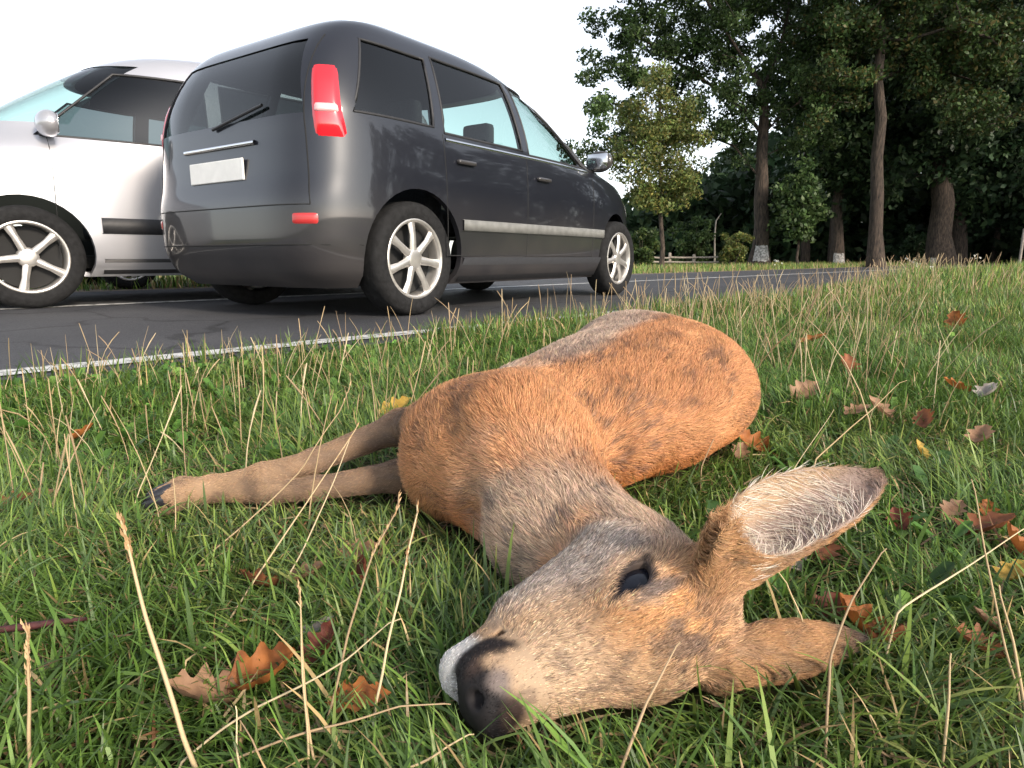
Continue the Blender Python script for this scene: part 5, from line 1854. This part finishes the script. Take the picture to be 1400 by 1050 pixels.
for i, (px_, y0, y1, r0, head, lab) in enumerate(STALKS):
    m = len(px_)
    pts_ = [D(u, v, y0 + (y1 - y0) * j / (m - 1)) for j, (u, v) in enumerate(px_)]
    # run the root down into the turf
    g = pts_[0].copy()
    if g[2] > .0:
        drop = g[2] + .006
        dirn = N3(pts_[0] - pts_[1])
        pts_ = [g + np.array([dirn[0], dirn[1], 0]) * drop * .25 + np.array([0, 0, -drop])] + pts_
    V, Q, C = stalk_geo(pts_, r0, head, 300 + i)
    base = pts_[0]
    o = mesh_np('dry_stalk', V - base, Q, M_straw, True, C)
    o.location = tuple(base)
    tag(o, lab, 'grass stalk', 'dry straws standing in the near grass')

def straw_field(n, area_fn, Lr, rr, seed, name, label):
    r = np.random.default_rng(seed)
    Vs, Qs, Cs, b0 = [], [], [], 0
    for i in range(n):
        xy = area_fn(r)
        x, y = xy[:2]
        L = r.uniform(*Lr) * (xy[2] if len(xy) > 2 else 1)
        az = r.uniform(0, 6.28); ln = abs(r.normal(.22, .2))
        k = 5
        t = np.linspace(0, 1, k)
        cv = r.normal(.25, .25)
        th = ln + cv * t
        hx_ = np.cumsum(np.sin(th)) * L / k; hz_ = np.cumsum(np.cos(th)) * L / k
        z0 = float(ground_h(np.array([x]), np.array([y]))[0])
        p = np.stack([x + hx_ * math.cos(az), y + hx_ * math.sin(az), z0 + hz_], -1)
        p = np.concatenate([[[x, y, z0 - .01]], p])
        R_ = r.uniform(*rr)
        hd_ = r.random() < .55
        prof = [1, 1, .9, .8, 1.5 if hd_ else .6, .9 if hd_ else .3]
        V, Q = tubes([p], [R_ * np.array(prof)], 4)
        Vs.append(V); Qs.append(Q + b0); b0 += len(V)
        Cs.append(np.tile(STRAW[r.integers(4)] * r.uniform(.75, 1.15), (len(V), 1)))
    V = np.concatenate(Vs)
    o = mesh_np(name, V, np.concatenate(Qs), M_straw, True, np.concatenate(Cs))
    tag(o, label, 'grass', kind='stuff')
def a_edge(r):
    while True:
        s_ = r.uniform(-.6, 9) ; q_ = -.12 - abs(r.normal(0, .38))
        p = R0 + RD * s_ + RQ * q_
        if deer_sdf(np.array([[p[0], p[1], .05]]))[0] > .03:
            return p[0], p[1], .45 + .55 * min(1, max(0, (s_ + .2) / 2.5)) * (1 + .02 * s_)
def a_mid(r):
    while True:
        y = 1.15 + 3.6 * r.random() ** .9
        x = r.uniform(.12, .62) * y + r.normal(0, .1)
        if road_q(x, y) < -.25 and deer_sdf(np.array([[x, y, .05]]))[0] > .03:
            return x, y
def a_left(r):
    while True:
        y = r.uniform(.7, 2.2); x = -r.uniform(.05, .80) * y
        if road_q(x, y) < -.2 and deer_sdf(np.array([[x, y, .05]]))[0] > .03: return x, y
def a_far(r):
    y = r.uniform(4.5, 13); x = r.uniform(.05, .8) * y
    while road_q(x, y) > -.2: y = r.uniform(4.5, 13); x = r.uniform(.05, .8) * y
    return x, y
def a_weed(r):
    y = r.normal(13.5, .9); u = r.normal(1262, 50)
    p = D(u, 366, y)
    return p[0], p[1]
if 'grass' not in SKIP:
    straw_field(280, a_edge, (.12, .30), (.0009, .0016), 401, 'dry_grass', 'dry straws fringing the road edge')
    straw_field(260, a_mid, (.12, .30), (.0009, .0016), 402, 'dry_grass', 'dry straws behind the rump of the deer')
    straw_field(130, a_left, (.07, .20), (.0007, .0012), 403, 'dry_grass', 'thin dry straws in the verge by the forelegs')
    straw_field(240, a_far, (.12, .30), (.0014, .0024), 404, 'dry_grass', 'pale straws over the far meadow')
    straw_field(170, a_weed, (.18, .48), (.003, .006), 405, 'dry_weeds', 'tall dried weeds in front of the oak trunks')

    # broad leaved weeds low in the sward, thickest towards the road
    r = np.random.default_rng(411)
    n = 4200
    y = .55 + 2.9 * r.random(n) ** .8
    x = r.uniform(-.9, .75, n) * y
    q = road_q(x, y)
    dens = np.where(x < .1, sstep(-1.5, -.35, q), .12)
    k = (q < -.13) & (r.random(n) < dens)
    x, y = x[k], y[k]
    ok = deer_sdf(np.stack([x, y, np.full(len(x), .03)], -1)) > .03
    x, y = x[ok], y[ok]
    cen = np.stack([x, y, ground_h(x, y)], -1)
    n = len(cen)
    per = 5
    c = np.repeat(cen, per, 0)
    m = len(c)
    az = r.uniform(0, 6.28, m); el = r.uniform(.15, .95, m)
    L = r.uniform(.020, .058, m); W = L * r.uniform(.30, .5, m)
    d = np.stack([np.cos(az) * np.cos(el), np.sin(az) * np.cos(el), np.sin(el)], -1)
    sdv = np.stack([-np.sin(az), np.cos(az), np.zeros(m)], -1)
    st0 = c + d * .006 + np.array([0, 0, .008])
    up_ = np.cross(d, sdv)
    V = np.empty((m, 6, 3))
    V[:, 0] = st0
    V[:, 1] = st0 + d * (L * .4)[:, None] + sdv * (W * .5)[:, None] - up_ * (W * .12)[:, None]
    V[:, 2] = st0 + d * (L * .8)[:, None] + sdv * (W * .36)[:, None] - np.array([0, 0, .1]) * L[:, None]
    V[:, 3] = st0 + d * L[:, None] - np.array([0, 0, .25]) * L[:, None]
    V[:, 4] = st0 + d * (L * .8)[:, None] - sdv * (W * .36)[:, None] - np.array([0, 0, .1]) * L[:, None]
    V[:, 5] = st0 + d * (L * .4)[:, None] - sdv * (W * .5)[:, None] - up_ * (W * .12)[:, None]
    bI = np.arange(m)[:, None] * 6
    Q = np.concatenate([bI + np.array([[0, 1, 2, 3]]), bI + np.array([[0, 3, 4, 5]])])
    C = np.array([[.075, .17, .03], [.10, .21, .04], [.055, .12, .03], [.14, .24, .05]])[r.integers(0, 4, m)] * np.exp(r.normal(0, .25, (m, 1)))
    tag(mesh_np('weeds', V.reshape(-1, 3), Q, M_grass, True, np.repeat(C, 6, 0)), 'broad leaved weeds in the verge between legs and road', 'weeds', kind='stuff')

    # dead thatch lying in the sward
    r = np.random.default_rng(421)
    n = 9000
    y = .25 + 1.7 * r.random(n) ** .8; x = r.uniform(-.9, .9, n) * (y * .95 + .06)
    z = ground_h(x, y) + r.uniform(.002, .02, n)
    ok = deer_sdf(np.stack([x, y, z], -1)) > .006
    ok &= road_q(x, y) < -.2
    x, y, z = x[ok], y[ok], z[ok]; n = len(x)
    cc = np.array([[.26, .19, .10], [.16, .11, .065], [.34, .26, .14], [.10, .07, .045], [.20, .10, .05]])[r.integers(0, 5, n)] * np.exp(r.normal(0, .3, (n, 1)))
    V, Q, C = blades(x, y, r.uniform(.012, .05, n), r.uniform(.0012, .0036, n), r.normal(1.45, .16, n), r.uniform(0, 6.28, n), r.normal(0, .4, n), cc, 2, None, z)
    tag(mesh_np('thatch', V, Q, M_straw, False, C), 'dead brown thatch between the grass blades', 'grass', kind='stuff')

# dark red twig lying in the grass
pth = [P(-10, 862, .03), P(40, 856, .034), P(85, 850, .033), P(118, 846, .036)]
tv, tf = tubes([np.array(pth)], [np.array([.0028, .0034, .0028, .0016])], 6)
tag(mesh_np('twig', tv, tf, simple_mat('twig_bark', (.060, .016, .016), .7, noise=.5, nscale=120), True), 'dark red twig lying in the grass at lower left', 'twig')

# ------------------------------------------------------------------ small things at the wood's edge
M_wood = simple_mat('weathered_wood', (.27, .235, .20), .9, noise=.35, nscale=14, bump=.3)
f0 = empty('wooden_fence', tuple(P(905, 372, 0)))
tag(f0, 'low weathered post and rail fence behind the slim young tree', 'fence')
fx = [D(u, 366, 27.5) for u in (889, 915, 948, 985)]
for i, q in enumerate(fx):
    bm = bmesh.new(); rounded_box(bm, (0, 0, .21), (.11, .11, .52 if i != 1 else .66), .02, 1)
    child_of(bm_obj('post', bm, M_wood, None, loc=(q[0], q[1], 0)), f0)
for i in range(3):
    for zz in (.36, .16):
        a0, a1 = fx[i].copy(), fx[i + 1].copy()
        a0[2], a1[2] = zz + rng.normal(0, .02), zz + rng.normal(0, .02)
        a0[1] -= .09; a1[1] -= .09
        tv, tf = tubes([np.array([a0, (a0 + a1) / 2 + np.array([0, 0, -.015]), a1])], [np.array([.04, .045, .038])], 6)
        child_of(mesh_np('rail', tv, tf, M_wood, True), f0)
M_white = simple_mat('post_white', (.70, .70, .68), .5, noise=.12, nscale=8)
M_black = simple_mat('post_black', (.02, .02, .02), .5)
def guide_post(u, Y, h, lab):
    q = D(u, 366, Y)
    root = empty('guide_post', (q[0], q[1], 0)); tag(root, lab, 'guide post', 'white guide posts along the road')
    V = [(-.06, -.05, 0), (.06, -.05, 0), (0, .06, 0), (-.06, -.05, h), (.06, -.05, h - .03), (0, .06, h - .05)]
    mesh_py('shaft', V, [(0, 1, 4, 3), (1, 2, 5, 4), (2, 0, 3, 5), (3, 4, 5)], M_white, False, root)
    bm = bmesh.new(); rounded_box(bm, (0, -.053, h * .74), (.115, .012, .17), .003, 1)
    bm_obj('black_band', bm, M_black, root)
guide_post(1273, 14.5, .34, 'white guide post standing in the dried weeds')
# thin post at the right
q = D(1393, 366, 22)
bm = bmesh.new(); rounded_box(bm, (0, 0, .62), (.07, .07, 1.3), .015, 1)
tag(bm_obj('wooden_stake', bm, M_wood, None, loc=(q[0], q[1], 0)), 'tall thin wooden stake at the right end of the meadow', 'stake')
# pale dead sapling before the wood
a0 = D(978, 345, 30); a0[2] = -.05
pth = np.array([a0, D(977, 322, 30), D(979, 302, 30), D(986, 292, 30)])
tv, tf = tubes([pth], [np.array([.045, .04, .032, .018])], 6)
tag(mesh_np('dead_sapling', tv, tf, simple_mat('dead_wood', (.34, .31, .27), .9, noise=.3), True), 'pale bare dead sapling left of the big oak trunk', 'sapling')
# flowering weeds: white umbels on thin stems
def umbel(u, v, Y, lab, seed):
    r = np.random.default_rng(seed)
    top = D(u, v, Y); base = top.copy(); base[2] = 0
    root = empty('flowering_weed', tuple(base)); tag(root, lab, 'weed', 'white flowering weeds before the oaks')
    hgt = top[2]
    tv, tf = tubes([np.array([[0, 0, 0], [.02, 0, hgt * .6], [0, 0, hgt]])], [np.array([.006, .005, .004])], 5)
    child = mesh_np('stem', tv, tf, M_straw, True, np.tile([.12, .16, .05], (len(tv), 1)), parent=root)
    cen = np.stack([r.normal(0, .045, 7), r.normal(0, .045, 7), hgt + r.normal(0, .03, 7)], -1)
    V, Q, C = leaf_cloud(cen, .02, 7, .02, [[.60, .60, .54], [.5, .5, .42]], seed + 1)
    mesh_np('blossom', V, Q, M_leaf, False, C, parent=root)
umbel(1063, 356, 11.5, 'white flowering weed in front of the big oak trunk', 431)
umbel(1252, 361, 12.5, 'white flowering weed left of the guide post', 435)
umbel(1244, 358, 13, 'small white flowering weed next to the pair by the guide post', 437)
umbel(1336, 351, 13.5, 'tall white flowering weed right of the guide post', 439)
